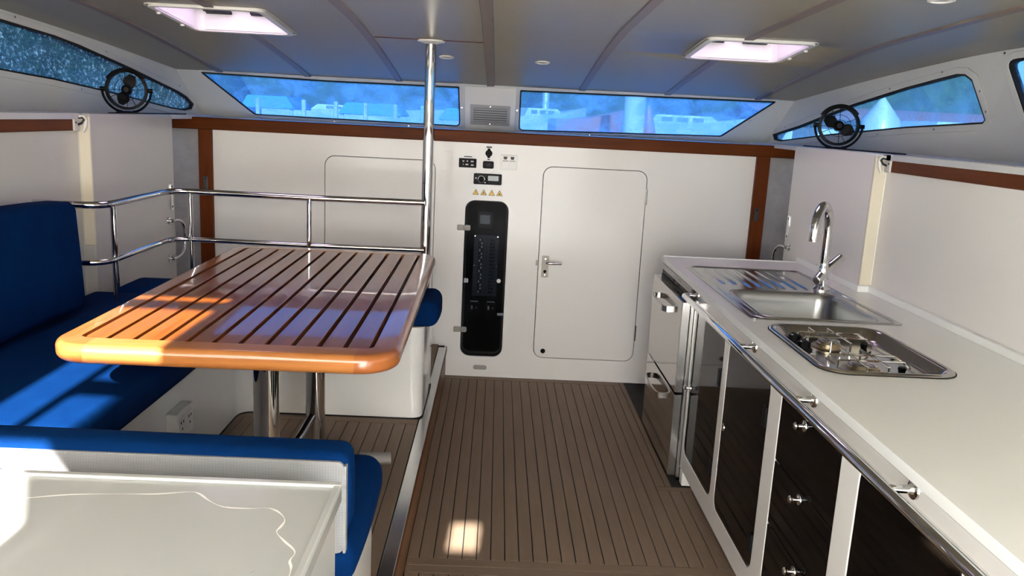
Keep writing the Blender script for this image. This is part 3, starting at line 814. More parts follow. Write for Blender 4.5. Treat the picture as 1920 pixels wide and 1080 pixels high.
for nm, b, ky, kz, hinges in (('door', A, 3.262, .445, ((2.858, .62), (2.858, .27))), ('door', B, 2.757, .468, ((2.351, .66), (2.351, .245))), ('door', E_, 1.69, .50, ()), ('door', F_, 1.17, .50, ())):
    g_ = .003
    d = link(nm, G().plate(rrect(b[0] + g_, b[1] + g_, b[2] - g_, b[3] - g_, .042), [], lambda y, z, w: (FX + .001 + w, y, z), .014), black_gloss, cb, bevel=.001)
    knob(d, ky, kz) if hinges and nm == 'door' and b is A else None
    if b is B: link('lock', G().lathe([(.014, 0), (.013, .003), (.009, .004), (.004, .0035)], (FX + .0005, ky, kz), (-1, 0, 0), 18), chrome, d)
    for h in hinges: black_hinge(d, *h)
for z0, z1, kz in ((.575, .785, .745), (.378, .573, .548), (.10, .376, .352)):
    d = link('drawer_front', G().plate(rrect(1.818, z0 + (.003 if z0 < .2 else 0), 2.234, z1 - .002 - (.002 if z1 > .7 else 0), .006, 3), [], lambda y, z, w: (FX + .001 + w, y, z), .014), black_gloss, cb, bevel=.0012)
    knob(d, 2.05 - (.745 - kz) * .12, kz)

# --- stainless hand rail on stand-offs
hr = thing('galley_handrail', (.80, 2.0, .83), 'polished hand rail on stand-offs along the galley front', 'railing')
link('bar', G().tube([(.80, 3.285, .830), (.784, 3.278, .832), (.779, 3.26, .833), (.779, 2.4, .833), (.779, 1.6, .833), (.779, .60, .833)], .0115, 14), chrome, hr)
for y in (3.285, 2.515, 2.010, 1.488, .95):
    st = link('stand_off', G().cyl((.780, y, .832), (FX - .002, y, .832), .0085, n=14), chrome, hr)
    link('flange', G().lathe([(.0085, .012), (.012, .006), (.020, .004), (.021, 0)], (FX, y, .832), (-1, 0, 0), 20), chrome, st)

# --- two-drawer fridge at the forward end
fg = thing('drawer_fridge', (1.1, 3.65, .004), 'mirror-steel two-drawer fridge at the forward end of the galley', 'fridge')
link('body', G().box(.826, 1.42, 3.332, 3.968, .02, .80), dark_grey, fg)
link('side_panel', G().box(.826, .90, 3.322, 3.3315, .02, .80), steel, fg)
for z0, z1, hz in ((.404, .792, .715), (.030, .392, .318)):
    d = link('drawer_front', G().prism(rrect(3.330, z0, 3.965, z1, .004, 2), .790, .822, 'x'), steel_door, fg, bevel=.0015)
    link('edge_trim', G().box(.7905, .822, 3.320, 3.3295, z0, z1), steel, d, bevel=.001)
    pth = [(.790, 3.53, hz), (.768, 3.535, hz), (.757, 3.57, hz), (.752, 3.68, hz), (.757, 3.79, hz), (.768, 3.825, hz), (.790, 3.83, hz)]
    g = G()
    Ls = []
    for (x, y, z) in smooth_line(pth, 4): Ls.append([(x - .004, y, z - .013), (x + .004, y, z - .013), (x + .004, y, z + .013), (x - .004, y, z + .013)])
    g.loft(Ls)
    link('handle', g, steel, d, bevel=.002)
link('control_strip', G().box(.830, .86, 3.332, 3.968, .803, .852), dark_grey, fg)
for k in range(5): link('louvre', G().box(.824, .832, 3.335, 3.965, .826 + k * .0052, .829 + k * .0052), steel, fg)
for y in (3.70, 3.60): link('control_button', G().box(.826, .831, y - .012, y + .012, .808, .818), black_plastic, fg)
link('kick_strip', G().box(.835, .86, 3.332, 3.968, .004, .022), black_plastic, fg)

# --- sink with drainer
sk = thing('sink', (1.13, 3.2, .88), 'stainless inset sink with ribbed drainer and single bowl', 'sink')
BW = (.930, 2.725, 1.325, 3.165)
ZS = .8805
sp_ = lambda x, y, w: (x, y, ZS + w)
link('rim', G().plate(rrect(*SINK, .02), [rrect(*BW, .05)], sp_, .0035), steel_brushed, sk, bevel=.0012)
lv = [(0, .003), (.004, -.004), (.008, -.03), (.016, -.13), (.03, -.145), (.06, -.150)]
loops = [[(x, y, ZS + dz) for x, y in rrect(BW[0] + i, BW[1] + i, BW[2] - i, BW[3] - i, .05 + i * .3)] for i, dz in lv]
link('bowl', G().loft(loops, False, True), steel_bowl, sk, angle=60)
link('drain', G().lathe([(.042, 0), (.040, .003), (.030, .002), (.028, -.001)], (1.13, 2.94, ZS - .150), n=24), steel, sk)
link('overflow', G().lathe([(.013, 0), (.012, .004), (.007, .004), (.006, .001)], (1.3185, 2.86, ZS - .055), (-1, 0, 0), 16), dark_grey, sk)
for k in range(8):
    x = .945 + k * .047
    y0 = 3.235 + (.05 if k < 2 else 0)
    link('drainer_rib', G().loft([[(x - .009, y, ZS + .0033), (x - .005, y, ZS + .0033 + h), (x + .005, y, ZS + .0033 + h), (x + .009, y, ZS + .0033)] for y, h in ((y0, 0.0002), (y0 + .03, .0045), (3.60, .0045), (3.645, .0002))]), steel_brushed, sk)
def ridge(pts, w, h, closed=True):
    return G().tube([(x, y, ZS + .0035) for x, y in pts], w, 8, closed=closed)
link('raised_border', ridge(rrect(SINK[0] + .020, SINK[1] + .016, SINK[2] - .018, SINK[3] - .020, .03), .0035, .003), steel_brushed, sk)
link('bowl_border', ridge(rrect(BW[0] - .012, BW[1] - .012, BW[2] + .012, BW[3] + .012, .06), .0028, .003), steel_brushed, sk)

# --- mixer tap
tp = thing('mixer_tap', (1.330, 3.262, .884), 'chrome goose-neck mixer tap beside the sink bowl', 'tap')
TB = Vector((1.330, 3.262, .884))
link('base_ring', G().lathe([(.034, 0), (.034, .005), (.027, .012), (.024, .016)], TB, n=24), chrome, tp)
link('body', G().lathe([(.023, .014), (.024, .075), (.022, .092), (.0195, .10), (.0185, .11)], TB, n=24), chrome, tp)
dirv = Vector((-.6, -.8, 0))
neck = [TB + Vector((0, 0, h)) for h in (.105, .16, .21, .25)]
rad = .095
for k in range(1, 13):
    a = math.pi * k / 12
    neck.append(TB + Vector((0, 0, .25)) + dirv * (rad - rad * math.cos(a)) + Vector((0, 0, rad * math.sin(a))))
neck.append(neck[-1] + Vector((0, 0, -.035)))
link('spout', G().tube(neck, [.0185] * 4 + [.0185 + .001 * k / 13 for k in range(13)], 18), chrome, tp)
link('lever', G().tube([TB + Vector((-.035, -.03, .040)), TB + Vector((-.03, -.026, .042)), TB + Vector((.0, 0, .068)), TB + Vector((.07, .02, .128)), TB + Vector((.078, .022, .135))], [.014, .019, .0205, .0175, .0165], 16), chrome, tp)

# --- two-burner hob
hb = thing('gas_hob', (1.08, 2.35, .88), 'stainless two-burner gas hob with wire pan supports', 'hob')
ho = rrect(*HOB, .075, 8)
def ring(i, dz): return [(x, y, ZS + dz) for x, y in rrect(HOB[0] + i, HOB[1] + i, HOB[2] - i, HOB[3] - i, max(.01, .075 - i * .6), 8)]
link('tray', G().loft([ring(0, 0), ring(.001, .005), ring(.006, .008), ring(.014, .0075), ring(.022, .003), ring(.034, -.020), ring(.044, -.027), ring(.07, -.0285)], False, True), steel_hob, hb, angle=60)
link('rubber_seal', G().ring(offset(ho, .003), offset(ho, -.004), lambda x, y, w: (x, y, ZS - .0003 + w), .003), rubber, hb)
zt = ZS - .0285
for (bx, by, br) in ((1.055, 2.475, .036), (1.055, 2.225, .045)):
    bn = link('burner', G().lathe([(br + .018, .001), (br + .014, .005), (br, .006), (br, .014), (br - .006, .018), (br - .012, .0185), (.004, .017)], (bx, by, zt), n=28), copper, hb)
    link('burner_cap', G().lathe([(br - .004, .018), (br - .003, .022), (br - .010, .0245), (.003, .025)], (bx, by, zt), n=28), steel, bn)
    s_ = link('pan_support', G().tube([(bx - .085, by - .03, zt + .038), (bx + .1, by - .03, zt + .038)], .0031, 8), chrome, hb)
    for path in ([(bx - .085, by + .03, zt + .038), (bx + .1, by + .03, zt + .038)],
                 [(bx - .03, by - .09, zt + .038), (bx - .03, by + .09, zt + .038)],
                 [(bx + .03, by - .09, zt + .038), (bx + .03, by + .09, zt + .038)],
                 [(bx - .085, by - .03, zt + .038), (bx - .095, by - .03, zt + .026), (bx - .095, by + .03, zt + .026), (bx - .085, by + .03, zt + .038)],
                 [(bx + .1, by - .03, zt + .038), (bx + .125, by - .012, zt + .022), (bx + .135, by, zt + .012), (bx + .125, by + .012, zt + .022), (bx + .1, by + .03, zt + .038)]):
        link('wire', G().tube(path, .0031, 8), chrome, s_)
    for (dx, dy) in ((-.03, -.09), (-.03, .09), (.03, -.09), (.03, .09), (-.085, -.03), (-.085, .03)):
        link('wire_foot', G().cyl((bx + dx, by + dy, zt), (bx + dx, by + dy, zt + .039), .0031, n=8), chrome, s_)
    link('rubber_pad', G().lathe([(.009, 0), (.012, .012), (.010, .016)], (bx + .112, by, zt), n=14), black_plastic, s_)
link('control_panel', G().prism(rrect(.918, 2.33, .968, 2.51, .018), zt, zt + .012), steel, hb, bevel=.003)
for y in (2.462, 2.385):
    k = link('control_knob', G().lathe([(.026, .011), (.026, .016), (.021, .019), (.0195, .036), (.017, .038)], (.943, y, zt), n=22), black_plastic, hb)
    link('grip', G().prism(rrect(.936, y - .021, .950, y + .021, .004, 3), zt + .030, zt + .042), black_plastic, k, bevel=.002)
    link('pointer', G().box(.931, .936, y - .002, y + .002, zt + .0375, zt + .039), white_paint, k)
for x, y in ((.925, 2.575), (1.235, 2.575), (1.235, 2.125), (.935, 2.135), (1.20, 2.35)):
    link('bolt', G().lathe([(.006, 0), (.006, .003), (.003, .004)], (x, y, ZS - .026), n=12), dark_grey, hb)

# ================================================================== BULKHEAD FITTINGS
WY = WALL_Y
def wp(x0, z0, x1, z1, r, y0, y1): return G().prism(rrect(x0, z0, x1, z1, r, 4), WY - y1, WY - y0, 'y')
ec = thing('electrical_cabinet', (-.05, WY, .13), 'tall black electrical panel behind a smoked door in the bulkhead', 'cabinet')
link('recess', G().loft([[(x, y, z) for x, z in rrect(*EP, .055)] for y in (WY + .019, WY + .075)], False, True), M('panel_black', (.0015, .0015, .002), .4, spec=.1), ec)
ed = link('door', G().plate(rrect(EP[0] + .002, EP[1] + .002, EP[2] - .002, EP[3] - .002, .053), [], lambda x, z, w: (x, WY - .004 + w, z), .005), smoked_acrylic, ec)
for z in (.883, .288):
    h = link('hinge', G().prism(rrect(-.214, z - .016, -.181, z + .016, .005, 3), WY - .009, WY - .0005, 'y'), steel_dull, ed, bevel=.002)
    link('hinge_leaf', G().prism(rrect(-.172, z - .016, -.138, z + .016, .008, 3), WY - .010, WY - .0045, 'y'), steel_dull, h, bevel=.002)
    link('hinge_pin', G().tube([(-.1765, WY - .007, z - .015), (-.1765, WY - .007, z + .015)], .005, 10), steel_dull, h)
h = link('catch', G().box(-.165, -.140, WY + .012, WY + .03, .562, .588), steel, ed)
link('lock', G().lathe([(.012, .0), (.012, .004), (.009, .006), (.003, .005)], (.036, WY - .004, .584), (0, -1, 0), 18), white_paint, ed)
link('latch', G().box(.036, .070, WY + .004, WY + .012, .378, .392), steel, ed)
mo = link('battery_monitor', wp(-.100, .878, -.012, .972, .006, -.048, -.030), M('monitor_grey', (.03, .03, .034), .5, spec=.2), ec, bevel=.002)
link('display', wp(-.086, .905, -.028, .955, .002, -.0305, -.0295), screen_grey, mo)
for x in (-.075, -.057, -.039): link('button', wp(x - .006, .886, x + .006, .896, .002, -.0305, -.028), black_plastic, mo)
br = link('breaker_panel', wp(-.116, .482, .026, .838, .003, -.046, -.040), M('navy_panel', (.040, .052, .075), .45, spec=.2), ec, bevel=.001)
for x in (-.110, .020):
    for z in (.832, .660, .488): link('screw', G().cyl((x, WY + .0405, z), (x, WY + .0385, z), .0035, n=8), chrome, br)
link('divider', wp(-.0435, .50, -.0395, .82, .001, -.0405, -.0395), dark_grey, br)
for col in range(2):
    for r_ in range(16):
        z = .812 - r_ * .0203; x = -.076 + col * .066
        sw = link('breaker_switch', wp(x - .014, z - .007, x + .014, z + .007, .002, -.0405, -.036), matt_black, br)
        link('toggle', wp(x - .004 + (.006 if (r_ + col) % 3 else -.004), z - .004, x + .004 + (.006 if (r_ + col) % 3 else -.004), z + .004, .001, -.036, -.030), legend if col == 0 else dark_grey, sw)
for x in (-.100, -.003):
    k = link('rocker_socket', wp(x - .028, .354, x + .028, .438, .004, -.048, -.034), black_plastic, ec, bevel=.001)
    link('rocker', wp(x - .018, .402, x - .008, .424, .001, -.0345, -.030), legend, k)
    link('rocker', wp(x + .006, .404, x + .018, .422, .001, -.0345, -.030), dark_grey, k)
    link('lens', wp(x + .009, .409, x + .015, .415, .001, -.0302, -.0292), legend, k)
    link('label_strip', wp(x - .024, .444, x + .022, .449, .001, -.0482, -.0470), legend, ec)

sw = thing('pump_switch_panel', (-.168, WY, 1.221), 'small black switch panel with pale legends, left of the round socket', 'switch')
link('plate', wp(-.217, 1.221, -.119, 1.272, .004, .0005, .008), black_plastic, sw, bevel=.002)
for x, z, w in ((-.192, 1.256, .010), (-.170, 1.257, .008), (-.143, 1.256, .016), (-.192, 1.238, .004), (-.172, 1.238, .016), (-.142, 1.236, .016)):
    link('legend', wp(x - w / 2, z - .004, x + w / 2, z + .004, .001, .008, .0086), legend, sw)
link('caption_strip', wp(-.190, 1.279, -.145, 1.284, .001, .0002, .001), dark_grey, sw)
so = thing('round_socket', (-.052, WY, 1.284), 'round black power socket just under the teak rail', 'socket')
link('body', G().lathe([(.019, 0), (.019, .008), (.014, .012), (.010, .012), (.009, .006)], (-.052, WY - .0005, 1.305), (0, -1, 0), 24), black_plastic, so)
link('lug', wp(-.060, 1.320, -.044, 1.332, .004, .0005, .008), black_plastic, so)
link('lug', wp(-.060, 1.279, -.044, 1.291, .004, .0005, .008), black_plastic, so)
link('caption_strip', wp(-.067, 1.335, -.036, 1.343, .001, .0002, .001), ink, so)
so2 = thing('square_socket', (-.052, WY, 1.22), 'square black socket between switch panel and white switch plate', 'socket')
link('body', wp(-.083, 1.221, -.022, 1.262, .008, .0005, .012), black_plastic, so2, bevel=.003)
link('cap', G().lathe([(.014, 0), (.014, .003), (.010, .004)], (-.052, WY - .012, 1.240), (0, -1, 0), 20), dark_grey, so2)
link('caption_strip', wp(-.059, 1.268, -.045, 1.274, .001, .0002, .001), ink, so2)
ls = thing('light_switch_plate', (.062, WY, 1.22), 'white twin light switch plate with two black lamp symbols', 'switch')
link('plate', wp(.015, 1.220, .108, 1.302, .004, .0005, .008), white_paint, ls, bevel=.002)
for x in (.042, .081):
    link('rocker', wp(x - .018, 1.228, x + .018, 1.264, .002, .008, .011), white_paint, ls, bevel=.001)
    link('legend', wp(x - .016, 1.2675, x + .016, 1.2705, .0005, .008, .0084), ink, ls)
    link('lamp_symbol', G().prism([(x - .008, 1.276), (x + .007, 1.276), (x + .011, 1.292), (x - .012, 1.292)], WY - .0085, WY - .008, 'y'), ink, ls)
ra = thing('marine_radio', (-.052, WY, 1.133), 'black marine stereo with chrome ring dial and grey display', 'radio')
link('body', wp(-.131, 1.132, .026, 1.192, .006, .0005, .016), black_plastic, ra, bevel=.003)
link('dial', G().lathe([(.0165, 0), (.016, .010), (.012, .012), (.002, .0115)], (-.088, WY - .016, 1.161), (0, -1, 0), 28), black_plastic, ra)
link('dial_ring', G().lathe([(.0205, 0), (.0205, .003), (.0175, .004), (.0165, .002)], (-.088, WY - .016, 1.161), (0, -1, 0), 28), chrome, ra)
link('display', wp(-.051, 1.154, .008, 1.182, .002, .016, .0166), screen_grey, ra)
for x in (-.043, -.025, -.007): link('button', wp(x - .006, 1.140, x + .006, 1.145, .001, .016, .018), dark_grey, ra)
for x, z in ((-.118, 1.166), (-.116, 1.176), (-.104, 1.184), (-.066, 1.180), (-.066, 1.143)): link('button', wp(x - .004, z - .003, x + .004, z + .003, .001, .016, .018), legend if z < 1.17 else dark_grey, ra)
link('side_grip', wp(.012, 1.138, .018, 1.186, .002, .016, .0175), dark_grey, ra)
names = ('outermost on the dial side of the four', 'second of the four, counted from the dial side', 'third of the four, counted from the dial side', 'last of the four, below the grey display')
for i, x in enumerate((-.1165, -.0715, -.0262, .0175)):
    z = 1.0715 - i * .0004
    s = thing('warning_sticker', (x, WY, z), 'yellow triangular warning sticker, ' + names[i], 'sticker', 'yellow warning stickers above the electrical panel')
    link('border', G().prism(rpoly([(x - .019, z), (x + .019, z), (x, z + .034)], .002, 2), WY - .0008, WY - .0001, 'y'), ink, s)
    link('field', G().prism(rpoly([(x - .0155, z + .0022), (x + .0155, z + .0022), (x, z + .0298)], .0015, 2), WY - .0012, WY - .0008, 'y'), yellow, s)
    if i in (0, 2):
        link('symbol', G().prism([(x - .0016, z + .008), (x + .0016, z + .008), (x + .0024, z + .021), (x - .0024, z + .021)], WY - .0015, WY - .0012, 'y'), M('sign_orange', (.62, .20, .02), .4), s)
    elif i == 1:
        link('symbol', G().prism([(x + .001, z + .022), (x - .004, z + .013), (x - .0005, z + .013), (x - .002, z + .005), (x + .004, z + .015), (x + .0005, z + .015)], WY - .0015, WY - .0012, 'y'), ink, s)
    else:
        link('symbol', G().prism([(x - .008, z + .004), (x - .003, z + .012), (x, z + .018), (x + .004, z + .011), (x + .008, z + .004), (x + .002, z + .008)], WY - .0015, WY - .0012, 'y'), ink, s)
tag(link('vent_plate', G().prism(rrect(-.091, .048, -.011, .075, .0125, 6), WY - .004, WY - .0003, 'y'), M('plaque_grey', (.30, .285, .27), .4), bevel=.001), 'small oval grey plate low on the bulkhead under the electrical panel', 'plate')

# --- mast box between the forward windows with its louvred vent
mb = thing('mast_box', (-.06, 4.95, 1.425), 'white boxed mast trunk between the two forward windows', 'box')
def bm_(x, z, w): return front_map(x, z, -.014 + w)
link('panel', G().plate([(-.207, 1.426), (.088, 1.426), (.088, 1.668), (-.207, 1.668)], [], bm_, .013), gelcoat, mb, bevel=.002)
av = thing('air_vent', (-.058, 4.95, 1.455), 'white louvred air vent on the mast trunk', 'vent')
def vm(x, z, w): return front_map(x, z, -.0145 - w)
link('vent_frame', G().plate(rrect(-.176, 1.455, .060, 1.571, .004, 3), [rrect(-.158, 1.473, .042, 1.553, .002, 2)], vm, .006), vent_grey, av, bevel=.0015)
link('back', G().plate(rrect(-.158, 1.473, .042, 1.553, .002, 2), [], vm, .0008), dark_gap, av)
for k in range(6):
    z = 1.4785 + k * .0133
    link('louvre', G().loft([[vm(x, z - .0035, .001), vm(x, z + .0045, .0055), vm(x, z + .0055, .0045), vm(x, z - .0025, .0005)] for x in (-.1575, .0415)]), vent_grey, av)
for x, z in ((-.058, 1.563), (-.058, 1.463)):
    link('screw', G().cyl(vm(x, z, .006), vm(x, z, .0075), .003, n=8), steel, av)

# ================================================================== PARTITION FITTINGS
def grab_loop(xf, s, y, z0, z1, label):
    t = thing('grab_handle', (xf, y, z0), label, 'handle', 'chrome loop handles on the partition ends')
    dy = .13; P = [(xf + s * .0, y, z1)]
    q = [(xf + s * .018, y + .0, z1), (xf + s * .022, y + .05, z1), (xf + s * .024, y + .11, z1 - .015), (xf + s * .024, y + .145, (z0 + z1) / 2 + .04), (xf + s * .024, y + .145, (z0 + z1) / 2 - .04), (xf + s * .024, y + .11, z0 + .015), (xf + s * .022, y + .05, z0), (xf + s * .018, y, z0)]
    q = [(xf + s * .001, y - .002, z1)] + q + [(xf + s * .001, y - .002, z0)]
    link('loop', G().tube([(v.x, v.y, v.z) for v in smooth_line(q, 4)], .008, 10), chrome, t)
    for z in (z0, z1): link('flange', G().lathe([(.019, 0), (.018, .005), (.010, .007)], (xf, y, z), (s, 0, 0), 18), chrome, t)
grab_loop(-1.65, 1, 4.19, .716, .909, 'chrome loop handle on the partition by the guard rail corner')
grab_loop(1.50, -1, 4.14, .740, .930, 'chrome loop handle half hidden behind the worktop end')
for xf, s, y, z0, z1, lab in ((-1.65, 1, 4.235, .955, 1.100, 'narrow chrome striker plate behind the guard rail corner'), (1.50, -1, 4.185, .958, 1.093, 'narrow chrome striker plate above the worktop end')):
    t = thing('latch_plate', (xf, y, z0), lab, 'plate', 'chrome striker plates on the partitions')
    link('plate', G().prism(rrect(y - .014, z0, y + .014, z1, .012, 5), *sorted((xf, xf + s * .005)), 'x'), chrome, t, bevel=.001)
    for z in (z0 + .022, z1 - .022): link('hole', G().cyl((xf + s * .0045, y, z), (xf + s * .0058, y, z), .006, n=10), dark_grey, t)
for xw, s, y, lab in ((-1.688, 1, 3.405, 'white plastic hook latch at the end of the teak band over the settee'), (1.538, -1, 3.283, 'white plastic hook latch at the end of the teak band over the galley')):
    t = thing('hook_latch', (xw, y, 1.36), lab, 'latch', 'white hook latches')
    link('base_plate', G().prism(rrect(y - .046, 1.366, y - .002, 1.436, .006, 3), *sorted((xw, xw + s * .008)), 'x'), white_paint, t, bevel=.002)
    link('hook', G().tube([(xw + s * .010, y - .012, 1.425), (xw + s * .024, y - .004, 1.424), (xw + s * .030, y + .0, 1.410), (xw + s * .028, y - .002, 1.385), (xw + s * .020, y - .004, 1.362)], [.006, .008, .009, .008, .005], 10), white_paint, t)
    link('shackle', G().tube([(xw + s * .008, y - .018, 1.392), (xw + s * .022, y - .016, 1.398), (xw + s * .030, y - .012, 1.412), (xw + s * .022, y - .010, 1.420), (xw + s * .008, y - .010, 1.418)], .0045, 8), dark_grey, t)
    link('screw', G().cyl((xw + s * .0075, y - .034, 1.40), (xw + s * .0095, y - .034, 1.40), .004, n=8), dark_grey, t)

# --- cabin fans
def fan(loc, turn, blade, label):
    f = thing('cabin_fan', loc, label, 'fan', 'small black cabin fans')
    x, y, z = loc; c = Vector((x, y, z + .108)); Rf = .088
    def P(a, r, dy=0): return (c.x + r * math.cos(a), c.y + dy, c.z + r * math.sin(a))
    link('base', G().lathe([(.050, 0), (.050, .004), (.042, .008), (.012, .010)], loc, n=24), matt_black, f)
    link('bracket', G().tube([P(a, Rf + .018) for a in [math.pi + math.pi * k / 20 for k in range(21)]], .0055, 8), matt_black, f)
    for s in (-1, 1):
        link('bracket_foot', G().tube([P(-math.pi / 2 + s * .35, Rf + .018), (x + s * .022, y, z + .006)], .006, 8), matt_black, f)
        link('pivot', G().cyl((c.x + s * (Rf - .004), y, c.z), (c.x + s * (Rf + .026), y, c.z), .010, n=14), matt_black, f)
    link('ring', G().loft([[P(a, Rf + .004, -.018), P(a, Rf - .008, -.020), P(a, Rf - .008, .022), P(a, Rf + .004, .020)] for a in [2 * math.pi * k / 48 for k in range(49)]], False, False), matt_black, f)
    link('hood', G().loft([[P(a, Rf + .012, -.014), P(a, Rf - .006, -.022), P(a, Rf - .006, .024), P(a, Rf + .012, .018)] for a in [math.radians(35 + 115 * k / 24) for k in range(25)]]), matt_black, f)
    for r in (.028, .050): link('cage_ring', G().tube([P(2 * math.pi * k / 36, r, -.020 - (.05 - r) * .15) for k in range(36)], .0012, 6, closed=True), matt_black, f)
    for k in range(4):
        a = math.pi / 2 * k + .05
        link('cage_spoke', G().tube([P(a, .016, -.026), P(a, .05, -.021), P(a, Rf - .006, -.018)], .0014, 6), matt_black, f)
        link('cage_spoke', G().tube([P(a + .4, .020, .026), P(a + .4, Rf - .006, .020)], .0014, 6), matt_black, f)
    link('motor', G().lathe([(.012, -.026), (.021, -.018), (.024, 0), (.024, .024), (.012, .032)], c, (0, 1, 0), 20), matt_black, f)
    for a0 in (blade, blade + math.pi):
        L = []
        for k in range(9):
            r = .016 + k * .0072; wd = .016 + .013 * math.sin(math.pi * min(1, k / 7.0)); wd = max(.006, wd if k < 8 else .012)
            d = Vector((math.cos(a0), 0, math.sin(a0))); q = Vector((-math.sin(a0), 0, math.cos(a0)))
            m_ = c + d * r
            L.append([tuple(m_ + q * wd + Vector((0, -.008, 0))), tuple(m_ - q * wd + Vector((0, .006, 0))), tuple(m_ - q * wd + Vector((0, .008, 0))), tuple(m_ + q * wd + Vector((0, -.006, 0)))])
        link('blade', G().loft(L), matt_black, f)
    f.rotation_euler = (0, 0, turn)
    return f
fan((-1.765, 4.035, 1.436), math.radians(16), math.radians(68), 'small black fan on the partition near the crazed window')
fan((1.60, 3.955, 1.436), math.radians(-14), math.radians(155), 'small black fan on the partition beside the galley')

# ================================================================== CEILING FITTINGS
def hatch(h, label, flip):
    x0, x1, y0, y1 = h
    t = thing('roof_hatch', ((x0 + x1) / 2, (y0 + y1) / 2, zc((y0 + y1) / 2)), label, 'hatch', 'roof hatches')
    sl = lambda x, y, w: (x, y, zc(y0) + (zc(y1) - zc(y0)) * (y - y0) / (y1 - y0) + w)
    o = rrect(x0, y0, x1, y1, .045); i = rrect(x0 + .022, y0 + .022, x1 - .022, y1 - .022, .035)
    link('trim_ring', G().ring(o, i, lambda x, y, w: sl(x, y, -.010 + w), .012), white_paint, t, bevel=.004, seg=3)
    link('trunk', G().loft([[sl(x, y, d) for x, y in rrect(x0 + .022 - e_, y0 + .022 - e_, x1 - .022 + e_, y1 - .022 + e_, .035)] for d, e_ in ((-.004, 0), (.0925, 0), (.0925, .03), (-.004, .03))], False, False), white_paint, t)
    link('lid', G().plate(rrect(x0 - .03, y0 - .03, x1 + .03, y1 + .03, .035), [], lambda x, y, w: sl(x, y, .092 + w), .008), hatch_acrylic, t)
    link('lid_frame', G().ring(rrect(x0 + .018, y0 + .018, x1 - .018, y1 - .018, .035), rrect(x0 + .045, y0 + .045, x1 - .045, y1 - .045, .025), lambda x, y, w: sl(x, y, .078 + w), .013), white_paint, t)
    xm = (x0 + x1) / 2
    for k, dx in enumerate((-.10, .09)):
        hd = link('catch_handle', G().loft([[sl(xm + dx + a, y1 - .055, .066), sl(xm + dx + a, y1 - .030, .060), sl(xm + dx + a, y1 - .030, .072), sl(xm + dx + a, y1 - .055, .076)] for a in (-.055, .055)]), dark_grey, t, bevel=.003)
        link('boss', G().cyl(sl(xm + dx, y1 - .045, .074), sl(xm + dx, y1 - .045, .086), .014, n=14), dark_grey, hd)
    link('stay_arm', G().tube([sl(x0 + .06, y1 - .06, .072), sl(x0 + .16, y1 - .075, .070)], .007, 8), dark_grey, t)
    for y in (y0 + .12, y1 - .16):
        xx = x0 + .006 if flip else x1 - .006
        link('screw_cap', G().lathe([(.009, 0), (.008, -.006), (.004, -.008)], sl(xx, y, -.010), n=12), white_paint, t)
    return t
hatch(HATCH[0], 'lilac-lit roof hatch above the dinette', True)
hatch(HATCH[1], 'lilac-lit roof hatch above the galley', False)
for x, y, lab in ((-.268, 4.095, 'small downlight half hidden behind the steel pole'), (.192, 4.106, 'small downlight between the middle battens over the gangway'), (1.212, 2.396, 'small downlight at the top edge above the galley')):
    t = thing('downlight', (x, y, zc(y)), lab, 'lamp', 'headliner downlights')
    nz = Vector((0, -(zc(y + .05) - zc(y - .05)) / .1, 1)).normalized()
    link('bezel', G().lathe([(.036, 0), (.036, -.004), (.028, -.006), (.024, -.003), (.024, .0)], (x, y, zc(y)), nz, 28, False), white_paint, t)
    link('lens', G().lathe([(.0245, -.0015), (.012, -.0035), (.002, -.004)], (x, y, zc(y)), nz, 24), M('frosted_lens', (.45, .44, .42), .4), t)

# ================================================================== OUTSIDE, SEEN THROUGH THE WINDOWS
water_m = M('harbour_water', (.02, .05, .06), .12, bump=(2.0, .4))
tag(link('harbour_water', G().plate([(-150, 5.6), (150, 5.6), (150, 190), (-150, 190)], [], lambda x, y, w: (x, y, -.80 + w), .1), water_m), 'dark harbour water beyond the windows', 'water', None, 'stuff')
leaf_m = M('tree_foliage', (.012, .028, .016), .8, noise=((.9, .9, .9), (.05, .085, .04), .35, .7, 8))
def mound(name, cx, cy, rx, ry, h, seed, label):
    rnd = random.Random(seed); g = G(); n, m = 26, 9; L = []
    for j in range(m):
        v = j / (m - 1) * math.pi / 2
        L.append([(cx + rx * math.cos(v) * math.cos(2 * math.pi * i / n) * rnd.uniform(.88, 1.12), cy + ry * math.cos(v) * math.sin(2 * math.pi * i / n) * rnd.uniform(.88, 1.12), -.69 + h * math.sin(v) * rnd.uniform(.85, 1.12)) for i in range(n)])
    return tag(link(name, g.loft(L, True, True), leaf_m, angle=180), label, 'tree', 'trees along the far bank')
for k, (x, y, rx, h) in enumerate(((-8.5, 64, 7.3, 9), (8.5, 66, 7.3, 8), (-25.5, 62, 7.3, 11), (25.5, 64, 7.3, 9), (-42.5, 55, 7.3, 12), (42.5, 56, 7.3, 10), (-55, 38, 7.3, 12), (56, 38, 7.3, 11), (-60, 20, 7.3, 13), (62, 20, 7.3, 12),
                                  (0, 84, 8.5, 15), (-20, 84, 8.5, 17), (20, 84, 8.5, 15), (-40, 80, 8.5, 18), (40, 80, 8.5, 16), (-61, 66, 8.5, 18), (61, 66, 8.5, 17), (-76, 44, 8.5, 18), (76, 44, 8.5, 18))):
    row = (-60, -55, -42.5, -25.5, -8.5, 8.5, 25.5, 42.5, 56, 62) if k < 10 else (-76, -61, -40, -20, 0, 20, 40, 61, 76)
    nth = ('first', 'second', 'third', 'fourth', 'fifth', 'sixth', 'seventh', 'eighth', 'ninth', 'tenth')[row.index(x)]
    mound('bank_tree', x, y, rx, 6.5, h, 20 + k, 'dark green bank tree, %s of the %s row counted from port' % (nth, 'nearer' if k < 10 else 'taller rear'))
